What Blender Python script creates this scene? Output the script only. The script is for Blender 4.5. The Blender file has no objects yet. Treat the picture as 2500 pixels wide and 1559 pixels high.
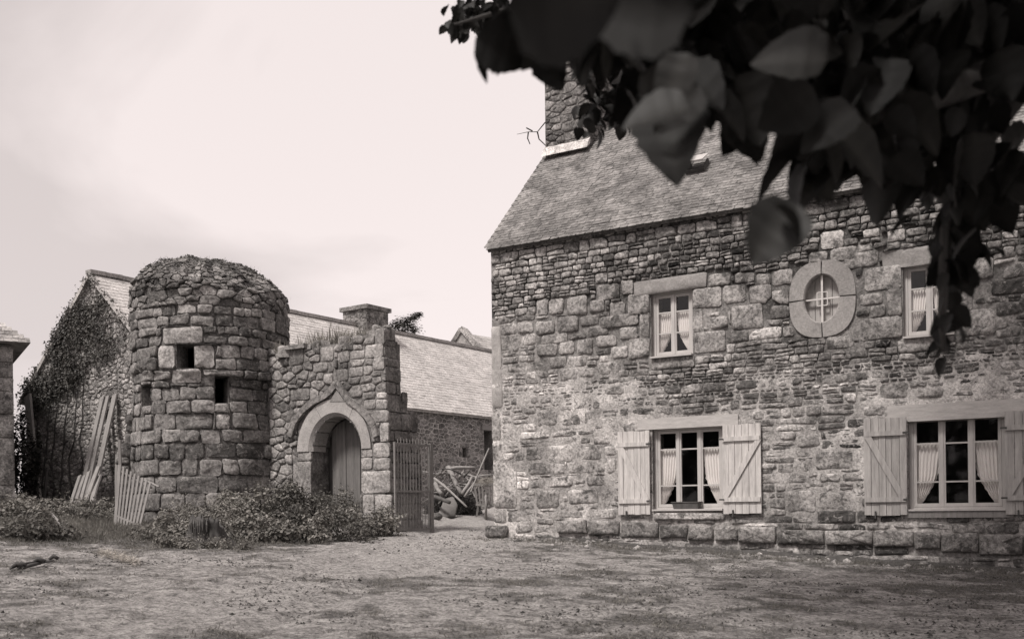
import bpy, math, random
import numpy as np
from mathutils import Vector, Matrix, noise as mnoise

random.seed(7)
rng = np.random.default_rng(7)
scene = bpy.context.scene
col = scene.collection

# ------------------------------------------------------------------ camera
F_PX, PX0, PY0, ROLL = 2490.0, 1215.0, 1240.0, 0.012      # level view camera with a raised lens
EYE = 1.3
cam_d = bpy.data.cameras.new('camera')
cam = bpy.data.objects.new('camera', cam_d)
col.objects.link(cam)
cam_d.sensor_width = 36.0
cam_d.lens = F_PX / 2500.0 * 36.0
cam_d.shift_x = (1250.0 - PX0) / 2500.0
cam_d.shift_y = (PY0 - 779.5) / 2500.0
cam_d.clip_start = 0.05
cam_d.clip_end = 2000
cam_d.dof.use_dof = True
cam_d.dof.focus_distance = 18.5
cam_d.dof.aperture_fstop = cam_d.lens / 9.5               # an opening of about 9 mm
RM = Matrix.Rotation(math.radians(90), 3, 'X') @ Matrix.Rotation(-ROLL, 3, 'Z')
cam.matrix_world = Matrix.Translation((0, 0, EYE)) @ RM.to_4x4()
scene.camera = cam

# ------------------------------------------------------------------ sky, sun, exposure
SUN_AZ, SUN_EL = math.radians(226), math.radians(56)      # compass-like: 0 = +Y, 90 = +X
sun_dir = Vector((math.sin(SUN_AZ) * math.cos(SUN_EL), math.cos(SUN_AZ) * math.cos(SUN_EL), math.sin(SUN_EL)))
world = bpy.data.worlds.new('World')
scene.world = world
world.use_nodes = True
wn, wl = world.node_tree.nodes, world.node_tree.links
wn.clear()
w_out = wn.new('ShaderNodeOutputWorld')
w_bg = wn.new('ShaderNodeBackground')
w_sky = wn.new('ShaderNodeTexSky')
w_sky.sky_type = 'NISHITA'
w_sky.sun_disc = False
w_sky.sun_elevation = SUN_EL
w_sky.sun_rotation = SUN_AZ
w_sky.dust_density = 3.0
w_bw = wn.new('ShaderNodeRGBToBW')
w_tc = wn.new('ShaderNodeTexCoord')
w_map = wn.new('ShaderNodeMapping')
w_map.inputs['Scale'].default_value = (1.0, 1.0, 2.6)
w_map.inputs['Location'].default_value = (3.1, 0.4, 0.9)
w_no = wn.new('ShaderNodeTexNoise')
w_no.inputs['Scale'].default_value = 1.7
w_no.inputs['Detail'].default_value = 6
w_no.inputs['Roughness'].default_value = 0.5
w_no.inputs['Distortion'].default_value = 0.6
w_cr = wn.new('ShaderNodeValToRGB')
w_cr.color_ramp.elements[0].position = 0.42
w_cr.color_ramp.elements[0].color = (0, 0, 0, 1)
w_cr.color_ramp.elements[1].position = 0.58
w_cr.color_ramp.elements[1].color = (1, 1, 1, 1)
w_cl = wn.new('ShaderNodeMapRange')                       # cloud luminance
w_cl.inputs['To Min'].default_value = 4.5
w_cl.inputs['To Max'].default_value = 6.2
w_mx = wn.new('ShaderNodeMix')
w_mx.data_type = 'FLOAT'
w_mx.inputs['Factor'].default_value = 0.72                # veil of cloud over the clear sky
w_tint = wn.new('ShaderNodeMix')
w_tint.data_type = 'RGBA'
w_tint.blend_type = 'MULTIPLY'
w_tint.inputs['Factor'].default_value = 1.0
w_tint.inputs['B'].default_value = (1.0, 0.90, 0.885, 1)
wl.new(w_sky.outputs[0], w_bw.inputs[0])
wl.new(w_tc.outputs['Generated'], w_map.inputs[0])
wl.new(w_map.outputs[0], w_no.inputs['Vector'])
wl.new(w_no.outputs[0], w_cr.inputs[0])
wl.new(w_cr.outputs[0], w_cl.inputs['Value'])
wl.new(w_bw.outputs[0], w_mx.inputs['A'])
wl.new(w_cl.outputs[0], w_mx.inputs['B'])
wl.new(w_mx.outputs['Result'], w_tint.inputs['A'])
wl.new(w_tint.outputs['Result'], w_bg.inputs['Color'])
w_bg.inputs['Strength'].default_value = 0.1
wl.new(w_bg.outputs[0], w_out.inputs[0])

sun_d = bpy.data.lights.new('sun', 'SUN')
sun = bpy.data.objects.new('sun', sun_d)
col.objects.link(sun)
sun_d.energy = 2.2
sun_d.angle = math.radians(11)
sun_d.color = (1.0, 0.95, 0.9)
sun.rotation_euler = sun_dir.to_track_quat('Z', 'Y').to_euler()
sun.location = (-10, -10, 20)

vs = scene.view_settings
vs.view_transform = 'Standard'
vs.look = 'None'
vs.exposure = 0.85
vs.gamma = 1.0
scene.cycles.use_denoising = True
scene.cycles.max_bounces = 8
scene.cycles.transparent_max_bounces = 12

# ------------------------------------------------------------------ helpers: pixels, ground, frames
def ray(px, py):
    v = RM @ Vector(((px - PX0) / F_PX, -(py - PY0) / F_PX, -1.0))
    return v / v.y                                         # depth 1 along +Y
def at_depth(px, py, y):
    v = ray(px, py)
    return Vector((v.x * y, y, EYE + v.z * y))
def _soft(t, a, b):
    if t > b: return b + 5 * (1 - math.exp(-(t - b) / 5))
    if t < a: return a - 5 * (1 - math.exp(-(a - t) / 5))
    return t
def ground_z(x, y):
    z = 0.08 - 0.037 * _soft(x, -14, 12) + 0.039 * _soft(y, -4, 34)
    return z
def pathc(y): return -.72 + .16 * min(y - 17.5, 0)
def turf(x, y):
    t = .38 * mnoise.noise(Vector((x * .42, y * .5, 5))) + .5 * mnoise.noise(Vector((x * 1.3, y * 1.6, 8))) + .5 * mnoise.noise(Vector((x * 4, y * 4.6, 2)))
    t += .55 * max(0, min(1, (-x - 2.5) / 2)) * max(0, min(1, (y - 13) / 2.5)) + .12 * max(0, min(1, (x - .5) / 3))
    return t - .75 * math.exp(-((x - pathc(y)) / 1.0) ** 2) * max(.35, min(1, (y - 7) / 9))
def clod(x, y):
    a = mnoise.noise(Vector((x * 2.6, y * 2.6, 1.5))); b_ = mnoise.noise(Vector((x * 6.5, y * 6.5, 7.5))); c_ = mnoise.noise(Vector((x * 13, y * 13, 2.5)))
    pd = abs(x - pathc(y) - .25 * mnoise.noise(Vector((0, y * .5, 4))))
    return .018 * a + .016 * b_ + .01 * c_ - .035 * math.exp(-((pd - .55) / .13) ** 2)
def ground_zn(x, y):
    return ground_z(x, y) + clod(x, y) + 0.03 * mnoise.noise(Vector((x * .45, y * .45, 3))) + 0.012 * mnoise.noise(Vector((x * 1.7, y * 1.7, 9)))
def on_ground(px, py):
    v = ray(px, py)
    lo, hi = 2.0, 80.0
    for _ in range(50):
        m = (lo + hi) / 2
        if EYE + v.z * m > ground_z(v.x * m, m): lo = m
        else: hi = m
    return Vector((v.x * lo, lo, ground_z(v.x * lo, lo)))

class Frame:
    def __init__(s, o, U, V, N):
        s.o, s.U, s.V, s.N = Vector(o), Vector(U).normalized(), Vector(V).normalized(), Vector(N).normalized()
    def p(s, u, v, d=0.0):
        return s.o + s.U * u + s.V * v + s.N * d
    def uv(s, px, py, d=0.0):
        r = ray(px, py); c = Vector((0, 0, EYE))
        t = (s.o + s.N * d - c).dot(s.N) / r.dot(s.N)
        q = c + r * t - s.o
        return q.dot(s.U), q.dot(s.V)

Z = Vector((0, 0, 1))

# ------------------------------------------------------------------ mesh builder
class MB:
    def __init__(s):
        s.v, s.f, s.t = [], [], []
        s.tone = 0.3
    def vert(s, p):
        s.v.append((p[0], p[1], p[2])); s.t.append(s.tone)
        return len(s.v) - 1
    def face(s, idx):
        s.f.append(tuple(idx))
    def quad(s, a, b, c, d):
        s.face([s.vert(a), s.vert(b), s.vert(c), s.vert(d)])
    def poly(s, pts):
        s.face([s.vert(p) for p in pts])
    def box8(s, P):                                         # P: 8 points, bottom 4 then top 4
        i = [s.vert(p) for p in P]
        for q in ((3, 2, 1, 0), (4, 5, 6, 7), (0, 1, 5, 4), (1, 2, 6, 5), (2, 3, 7, 6), (3, 0, 4, 7)):
            s.face([i[k] for k in q])
    def fbox(s, F, u0, u1, v0, v1, d0, d1):
        s.box8([F.p(u0, v0, d0), F.p(u1, v0, d0), F.p(u1, v0, d1), F.p(u0, v0, d1),
                F.p(u0, v1, d0), F.p(u1, v1, d0), F.p(u1, v1, d1), F.p(u0, v1, d1)])
    def bar(s, a, b, w, h, up=Z):                           # rectangular bar between two points
        a, b = Vector(a), Vector(b)
        d = (b - a).normalized()
        x = d.cross(up)
        if x.length < 1e-4: x = d.cross(Vector((1, 0, 0)))
        x.normalize(); y = x.cross(d)
        x *= w / 2; y *= h / 2
        s.box8([a - x - y, a + x - y, a + x + y, a - x + y, b - x - y, b + x - y, b + x + y, b - x + y])
    def tube(s, pts, rads, n=6, cap=True):
        pts = [Vector(p) for p in pts]
        rings = []
        for i, p in enumerate(pts):
            d = (pts[min(i + 1, len(pts) - 1)] - pts[max(i - 1, 0)]).normalized()
            x = d.cross(Z if abs(d.z) < .9 else Vector((1, 0, 0))).normalized(); y = x.cross(d)
            rings.append([s.vert(p + (x * math.cos(2 * math.pi * k / n) + y * math.sin(2 * math.pi * k / n)) * rads[i]) for k in range(n)])
        for r0, r1 in zip(rings, rings[1:]):
            for k in range(n):
                s.face([r0[k], r0[(k + 1) % n], r1[(k + 1) % n], r1[k]])
        if cap:
            s.face(rings[0][::-1]); s.face(rings[-1])
    def build(s, name, mat, parent=None, smooth=False, kind=None, origin=None):
        me = bpy.data.meshes.new(name)
        o = bpy.data.objects.new(name, me)
        col.objects.link(o)
        off = Vector((0, 0, 0))
        if parent is not None:
            off = wloc(parent)
            o.parent = parent
            o['_w'] = list(off)
        elif origin is not None:
            off = Vector(origin); o.location = off; o['_w'] = list(off)
        V = np.array(s.v, dtype=np.float64) - np.array(off)
        me.from_pydata(V.tolist(), [], s.f)
        a = me.attributes.new('tone', 'FLOAT', 'POINT')
        a.data.foreach_set('value', np.array(s.t, dtype=np.float32))
        if smooth:
            me.polygons.foreach_set('use_smooth', [True] * len(me.polygons))
        me.materials.append(mat)
        if kind: o['kind'] = kind
        return o

def wloc(o):
    return Vector(o['_w']) if '_w' in o else Vector((0, 0, 0))
def tag(o, label, cat, group=None, kind=None):
    o['label'] = label; o['category'] = cat
    if group: o['group'] = group
    if kind: o['kind'] = kind
    return o
def thing(name, loc, label, cat, group=None):
    o = bpy.data.objects.new(name, None)
    col.objects.link(o)
    o.location = loc; o['_w'] = list(loc)
    o.empty_display_size = 0.2
    return tag(o, label, cat, group)

# ------------------------------------------------------------------ materials (warm grey, like the sepia print)
TINT = (1.0, 0.955, 0.925)
def new_mat(name):
    m = bpy.data.materials.new(name); m.use_nodes = True
    n = m.node_tree.nodes; n.clear()
    out = n.new('ShaderNodeOutputMaterial'); b = n.new('ShaderNodeBsdfPrincipled')
    m.node_tree.links.new(b.outputs[0], out.inputs[0])
    return m, n, m.node_tree.links, b, out
def noise_node(n, l, vec, scale, detail=5, rough=.6, dist=0.0):
    t = n.new('ShaderNodeTexNoise')
    t.inputs['Scale'].default_value = scale; t.inputs['Detail'].default_value = detail
    t.inputs['Roughness'].default_value = rough; t.inputs['Distortion'].default_value = dist
    l.new(vec, t.inputs['Vector']); return t.outputs[0]
def math_node(n, l, op, a, b=None, c=None):
    t = n.new('ShaderNodeMath'); t.operation = op
    for i, x in enumerate((a, b, c)):
        if x is None: continue
        if isinstance(x, (int, float)): t.inputs[i].default_value = x
        else: l.new(x, t.inputs[i])
    return t.outputs[0]
def ramp(n, l, x, lo, hi, a=0.0, b=1.0):
    t = n.new('ShaderNodeMapRange'); t.clamp = True
    t.inputs['From Min'].default_value = lo; t.inputs['From Max'].default_value = hi
    t.inputs['To Min'].default_value = a; t.inputs['To Max'].default_value = b
    l.new(x, t.inputs['Value']); return t.outputs[0]
def mixf(n, l, f, a, b):
    t = n.new('ShaderNodeMix'); t.data_type = 'FLOAT'
    for k, x in (('Factor', f), ('A', a), ('B', b)):
        if isinstance(x, (int, float)): t.inputs[k].default_value = x
        else: l.new(x, t.inputs[k])
    return t.outputs[0]
def tinted(n, l, val, tint=TINT):
    t = n.new('ShaderNodeMix'); t.data_type = 'RGBA'; t.blend_type = 'MULTIPLY'
    t.inputs['Factor'].default_value = 1.0
    l.new(val, t.inputs['A']); t.inputs['B'].default_value = (*tint, 1)
    return t.outputs['Result']
def bump(n, l, b, h, strength, dist):
    t = n.new('ShaderNodeBump'); t.inputs['Strength'].default_value = strength
    t.inputs['Distance'].default_value = dist
    l.new(h, t.inputs['Height']); l.new(t.outputs[0], b.inputs['Normal'])
def position(n):
    return n.new('ShaderNodeNewGeometry').outputs['Position']
def tone_attr(n):
    a = n.new('ShaderNodeAttribute'); a.attribute_name = 'tone'
    return a.outputs['Fac']

def masonry_mat(name, lichen=.45, lich_tone=.5, mottle=.8, bumpd=.012, stain=.5, s=1.0):
    m, n, l, b, out = new_mat(name)
    p = position(n); tone = tone_attr(n)
    n2 = noise_node(n, l, p, 22 * s, 8, .68)
    n1 = noise_node(n, l, p, 2.2 * s, 4, .6)
    n3 = noise_node(n, l, p, 10 * s, 6, .65, .8)
    n4 = noise_node(n, l, p, 55 * s, 4, .7)
    n5 = noise_node(n, l, p, 5.5 * s, 6, .7, .5)
    a = math_node(n, l, 'MULTIPLY', tone, ramp(n, l, n2, .36, .64, 1 - mottle * .5, 1 + mottle * .55))
    a = math_node(n, l, 'MULTIPLY', a, ramp(n, l, n1, .38, .62, 1 - stain * .45, 1 + stain * .4))
    dk = ramp(n, l, n5, .54, .62, 0, .85 * stain)           # dark weather stains
    a = mixf(n, l, dk, a, .055)
    lm = math_node(n, l, 'MULTIPLY', ramp(n, l, n3, .54, .6), ramp(n, l, n4, .4, .58))
    a = mixf(n, l, math_node(n, l, 'MULTIPLY', lm, lichen), a, lich_tone)
    sp = ramp(n, l, n4, .66, .74, 0, .6)
    a = mixf(n, l, sp, a, .06)
    l.new(tinted(n, l, a), b.inputs['Base Color'])
    b.inputs['Roughness'].default_value = .93
    b.inputs['Specular IOR Level'].default_value = .25
    h = math_node(n, l, 'ADD', math_node(n, l, 'MULTIPLY', n2, 1.0), math_node(n, l, 'MULTIPLY', n4, .45))
    h = math_node(n, l, 'ADD', h, math_node(n, l, 'MULTIPLY', n3, .8))
    bump(n, l, b, h, .9, bumpd)
    return m
def plain_mat(name, tone=.3, var=.3, scale=8, rough=.8, stretch=(1, 1, 1), bumpd=.003, spec=.3, tint=TINT, use_attr=False, metal=0):
    m, n, l, b, out = new_mat(name)
    p = position(n)
    mp = n.new('ShaderNodeMapping'); mp.inputs['Scale'].default_value = stretch
    l.new(p, mp.inputs[0])
    n1 = noise_node(n, l, mp.outputs[0], scale, 6, .65)
    n2 = noise_node(n, l, mp.outputs[0], scale * 7, 4, .6)
    v = math_node(n, l, 'ADD', math_node(n, l, 'MULTIPLY', n1, .65), math_node(n, l, 'MULTIPLY', n2, .35))
    f = ramp(n, l, v, .3, .7, 1 - var, 1 + var)
    a = math_node(n, l, 'MULTIPLY', tone_attr(n) if use_attr else f, f if use_attr else tone)
    l.new(tinted(n, l, a, tint), b.inputs['Base Color'])
    b.inputs['Roughness'].default_value = rough; b.inputs['Specular IOR Level'].default_value = spec
    b.inputs['Metallic'].default_value = metal
    bump(n, l, b, v, .8, bumpd)
    return m
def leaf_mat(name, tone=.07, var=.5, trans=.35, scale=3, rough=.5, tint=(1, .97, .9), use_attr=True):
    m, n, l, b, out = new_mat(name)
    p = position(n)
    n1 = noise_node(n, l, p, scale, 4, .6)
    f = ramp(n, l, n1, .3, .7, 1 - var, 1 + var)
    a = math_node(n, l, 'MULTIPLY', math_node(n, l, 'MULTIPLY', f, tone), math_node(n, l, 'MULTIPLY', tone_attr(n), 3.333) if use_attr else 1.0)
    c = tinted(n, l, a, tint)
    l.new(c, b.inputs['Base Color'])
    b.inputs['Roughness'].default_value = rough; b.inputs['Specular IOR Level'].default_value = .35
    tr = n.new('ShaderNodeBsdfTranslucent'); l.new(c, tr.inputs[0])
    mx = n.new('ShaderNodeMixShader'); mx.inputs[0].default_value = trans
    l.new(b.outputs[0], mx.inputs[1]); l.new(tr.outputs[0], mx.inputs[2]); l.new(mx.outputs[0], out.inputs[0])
    return m

M_stone = masonry_mat('house_stone', .5, .5, 1.1, .012, .95)
M_tstone = masonry_mat('tower_stone', .5, .46, .9, .014, .7, .9)
M_mortar = masonry_mat('lime_mortar', .25, .5, .8, .014, .55, 1.3)
M_dressed = masonry_mat('dressed_granite', .12, .42, .35, .004, .25, 1.6)
M_slate = masonry_mat('slate', .35, .4, .6, .003, .75, .8)
M_barnslate = masonry_mat('old_slate', .35, .55, .6, .01, .3, .8)
M_doorwood = plain_mat('door_wood', .15, .5, 2.2, .9, (7, 7, .5), .005)
M_plank0 = plain_mat('inner_board', .36, .25, 3, .85, (5, 5, .6), .003)
M_wood = plain_mat('pale_wood', .50, .16, 3.0, .75, (4, 4, .5), .002)
M_frame = plain_mat('frame_wood', .46, .14, 3.0, .7, (3, 3, .8), .002)
M_oldwood = plain_mat('old_wood', .23, .35, 3.0, .85, (5, 5, .6), .004)
M_dkwood = plain_mat('dark_wood', .10, .4, 4.0, .85, (3, 3, 1), .004)
M_iron = plain_mat('weathered_iron', .22, .3, 15, .7, (1, 1, 1), .001, .4)
M_dkiron = plain_mat('rusty_iron', .06, .4, 15, .75, (1, 1, 1), .002, .4)
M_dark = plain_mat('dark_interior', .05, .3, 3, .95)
M_curtain = leaf_mat('curtain', .8, .05, .06, 5, .9, (1, .97, .955), False)
M_bark = plain_mat('bark', .07, .5, 9, .95, (1, 1, .35), .01)
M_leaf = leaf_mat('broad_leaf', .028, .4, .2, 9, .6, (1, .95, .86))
M_bush = leaf_mat('bush_leaf', .15, .4, .25, 2.5, .6, (1, .95, .87))
M_ivy = leaf_mat('ivy_leaf', .075, .45, .2, 2.0, .5, (1, .95, .87))
M_grass = leaf_mat('grass_blade', .15, .4, .25, 1.5, .7, (1, .95, .86))
M_straw = leaf_mat('straw', .4, .25, .2, 6, .7, (1, .93, .85))

m, n, l, b, out = new_mat('window_glass')
gl = n.new('ShaderNodeBsdfGlossy'); gl.inputs['Roughness'].default_value = .04
tp = n.new('ShaderNodeBsdfTransparent'); tp.inputs[0].default_value = (.95, .94, .93, 1)
lwt = n.new('ShaderNodeLayerWeight'); lwt.inputs[0].default_value = .5
frs = math_node(n, l, 'MULTIPLY_ADD', math_node(n, l, 'POWER', lwt.outputs['Facing'], 5), .7, .045)
mx = n.new('ShaderNodeMixShader')
l.new(frs, mx.inputs[0]); l.new(tp.outputs[0], mx.inputs[1]); l.new(gl.outputs[0], mx.inputs[2]); l.new(mx.outputs[0], out.inputs[0])
M_glass = m

# ground: trodden earth with worn grass
m, n, l, b, out = new_mat('farmyard_earth')
p = position(n)
g1 = noise_node(n, l, p, .55, 5, .62, .4)
g2 = noise_node(n, l, p, 5.0, 9, .78, .5)
g3 = noise_node(n, l, p, 18, 7, .75)
g4 = noise_node(n, l, p, 1.7, 6, .68, 1.0)
sx = n.new('ShaderNodeSeparateXYZ'); l.new(p, sx.inputs[0])
pc = math_node(n, l, 'MULTIPLY_ADD', math_node(n, l, 'MINIMUM', math_node(n, l, 'SUBTRACT', sx.outputs[1], 17.5), 0), .16, -.72)
pc = math_node(n, l, 'ADD', pc, ramp(n, l, g1, .3, .7, -.9, .9))
pathm = math_node(n, l, 'ABSOLUTE', math_node(n, l, 'SUBTRACT', sx.outputs[0], pc))        # trodden way through the gate
pathm = math_node(n, l, 'MULTIPLY', ramp(n, l, pathm, .3, 1.5, 1, 0), ramp(n, l, sx.outputs[1], 7, 18.5, .3, 1))
gr = math_node(n, l, 'ADD', math_node(n, l, 'MULTIPLY', g1, .5), math_node(n, l, 'MULTIPLY', g4, .5))
gr = math_node(n, l, 'SUBTRACT', gr, math_node(n, l, 'MULTIPLY', pathm, .3))
gm = ramp(n, l, math_node(n, l, 'MULTIPLY_ADD', math_node(n, l, 'SUBTRACT', g4, .5), .8, tone_attr(n)), -.05, .3)
dirt = ramp(n, l, g2, .37, .63, .22, .5)
dirt = mixf(n, l, ramp(n, l, noise_node(n, l, p, 9, 6, .7, .6), .54, .62, 0, .8), dirt, .085)
dirt = mixf(n, l, math_node(n, l, 'MULTIPLY', pathm, .6), dirt, .46)
turf_c = ramp(n, l, g3, .4, .6, .05, .2)
a = mixf(n, l, math_node(n, l, 'MULTIPLY', gm, .85), dirt, turf_c)
s1 = ramp(n, l, noise_node(n, l, p, 13, 5, .7, .4), .5, .6, 0, .75)
s2 = ramp(n, l, noise_node(n, l, p, 36, 3, .65), .5, .6, 0, .8)
s3 = ramp(n, l, noise_node(n, l, p, 30, 4, .65), .55, .64, 0, .65)
a = mixf(n, l, s1, a, math_node(n, l, 'MULTIPLY', a, .5))
a = mixf(n, l, s2, a, math_node(n, l, 'MULTIPLY', a, .42))
a = mixf(n, l, s3, a, math_node(n, l, 'MULTIPLY_ADD', a, 1.0, .16))
peb = ramp(n, l, noise_node(n, l, p, 60, 3, .6), .66, .72, 0, .5)
a = mixf(n, l, peb, a, .45)
l.new(tinted(n, l, a), b.inputs['Base Color'])
b.inputs['Roughness'].default_value = .95; b.inputs['Specular IOR Level'].default_value = .15
bump(n, l, b, math_node(n, l, 'ADD', g2, math_node(n, l, 'MULTIPLY', g3, .6)), 1.0, .06)
M_ground = m

# ------------------------------------------------------------------ 2-D masonry: cells of stone
def clip(poly, nx, ny, c):                                  # keep nx*x + ny*y <= c
    out = []
    k = len(poly)
    for i in range(k):
        p, q = poly[i], poly[(i + 1) % k]
        dp, dq = nx * p[0] + ny * p[1] - c, nx * q[0] + ny * q[1] - c
        if dp <= 0: out.append(p)
        if (dp < 0 < dq) or (dq < 0 < dp):
            t = dp / (dp - dq)
            out.append((p[0] + (q[0] - p[0]) * t, p[1] + (q[1] - p[1]) * t))
    return out
def area(poly):
    return .5 * sum(poly[i][0] * poly[(i + 1) % len(poly)][1] - poly[(i + 1) % len(poly)][0] * poly[i][1] for i in range(len(poly)))
def keep_off(poly, seed, rects, gap=.0):
    for (a, b, c, d) in rects:
        a, b, c, d = a - gap, b + gap, c - gap, d + gap
        if max(p[0] for p in poly) <= a or min(p[0] for p in poly) >= b or max(p[1] for p in poly) <= c or min(p[1] for p in poly) >= d:
            continue
        s = [(a - seed[0], (1, 0, a)), (seed[0] - b, (-1, 0, -b)), (c - seed[1], (0, 1, c)), (seed[1] - d, (0, -1, -d))]
        poly = clip(poly, *max(s)[1])
        if len(poly) < 3: return []
    return poly
def rubble(region, size, aspect=1.5, fixed=(), tries=9000, relax=0.62):
    """region: convex ccw polygon; size(u,v): stone height; returns convex cells round scattered seeds"""
    us = [p[0] for p in region]; vs_ = [p[1] for p in region]
    seeds = np.zeros((0, 3))
    cand = np.column_stack([rng.uniform(min(us), max(us), tries), rng.uniform(min(vs_), max(vs_), tries)])
    buf = np.zeros((tries, 3)); k = 0
    for (x, y) in cand:
        inside = all((region[(i + 1) % len(region)][0] - region[i][0]) * (y - region[i][1]) - (region[(i + 1) % len(region)][1] - region[i][1]) * (x - region[i][0]) >= 0 for i in range(len(region)))
        if not inside: continue
        if any(a - .02 < x < b + .02 and c - .02 < y < d + .02 for (a, b, c, d) in fixed): continue
        s = size(x, y) * random.uniform(.72, 1.45)
        if k:
            dx = (buf[:k, 0] - x) / aspect; dy = buf[:k, 1] - y
            if np.any(dx * dx + dy * dy < (relax * (buf[:k, 2] + s)) ** 2 * .66): continue
        buf[k] = (x, y, s); k += 1
    seeds = buf[:k]
    cells = []
    for i in range(k):
        x, y, s = seeds[i]
        dx = (seeds[:, 0] - x) / aspect; dy = seeds[:, 1] - y
        d2 = dx * dx + dy * dy
        near = np.argsort(d2)[1:22]
        poly = list(region)
        R = s * 3.0
        poly = [(x - R * aspect, y - R), (x + R * aspect, y - R), (x + R * aspect, y + R), (x - R * aspect, y + R)]
        for e in range(len(region)):
            p0, p1 = region[e], region[(e + 1) % len(region)]
            nx, ny = p1[1] - p0[1], -(p1[0] - p0[0])
            poly = clip(poly, nx, ny, nx * p0[0] + ny * p0[1])
            if len(poly) < 3: break
        for j in near:
            if len(poly) < 3: break
            # bisector weighted by the stones' sizes, in stretched space
            ax, ay, bx, by = x / aspect, y, seeds[j, 0] / aspect, seeds[j, 1]
            w = s / (s + seeds[j, 2])
            mx_, my_ = ax + (bx - ax) * w, ay + (by - ay) * w
            nx, ny = bx - ax, by - ay
            poly = clip(poly, nx / aspect, ny, nx * mx_ + ny * my_)
        if len(poly) < 3: continue
        poly = keep_off(poly, (x, y), fixed)
        if len(poly) >= 3 and area(poly) > .0012: cells.append(poly)
    return cells
def coursed(u0, u1, v0, v1, size, fixed=(), asp=(1.1, 3.2), split=.22, chip=.5):
    """rough courses: wavy bed joints, leaning upright joints, some stones split in two thin ones"""
    cells = []; v = v0; k = 0
    def bed(i, base, u): return base + .022 * nz(u, i * 3.3, 1.3, i) + .016 * nz(u, i * 7.7, 4.0, i)
    while v < v1:
        h = size((u0 + u1) / 2 * random.uniform(.3, 1.7), v) * random.uniform(.75, 1.35)
        u = u0 - random.uniform(0, .2); k += 1; lean0 = 0
        while u < u1:
            w = h * random.uniform(*asp); lean1 = random.uniform(-.02, .02)
            hh_ = [(bed(k, v, u), bed(k + 1, v + h, u + lean0)), (bed(k, v, u + w), bed(k + 1, v + h, u + w + lean1))]
            A, D = (u, hh_[0][0]), (u + lean0, hh_[0][1]); B, C = (u + w, hh_[1][0]), (u + w + lean1, hh_[1][1])
            qs = [[A, B, C, D]]
            if random.random() < split and h > .09:
                f0, f1 = random.uniform(.35, .65), random.uniform(.35, .65)
                E, G = (A[0], A[1] + (D[1] - A[1]) * f0), (B[0], B[1] + (C[1] - B[1]) * f1)
                qs = [[A, B, G, E], [E, G, C, D]]
            for q in qs:
                m = ((q[0][0] + q[2][0]) / 2, (q[0][1] + q[2][1]) / 2)
                if m[0] < u0 or m[0] > u1 or any(a < m[0] < b_ and c < m[1] < d for (a, b_, c, d) in fixed): continue
                q = [(max(u0, min(u1, x)), y) for x, y in q]
                for _ in range(2 if random.random() < chip * .6 else 1 if random.random() < chip else 0):   # knock a corner off
                    i = random.randrange(len(q)); p0, p1, p2 = q[i - 1], q[i], q[(i + 1) % len(q)]; t = random.uniform(.15, .4)
                    q = q[:i] + [(p1[0] + (p0[0] - p1[0]) * t, p1[1] + (p0[1] - p1[1]) * t), (p1[0] + (p2[0] - p1[0]) * t, p1[1] + (p2[1] - p1[1]) * t)] + q[i + 1:]
                q = keep_off(q, m, fixed)
                if len(q) >= 3 and area(q) > .0015: cells.append(q)
            u += w; lean0 = lean1
        v += h
    return cells
def rect_cell(a, b, c, d, j=.012):
    r = lambda: random.uniform(-j, j)
    return [(a + r(), c + r()), (b + r(), c + r()), (b + r(), d + r()), (a + r(), d + r())]

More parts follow.
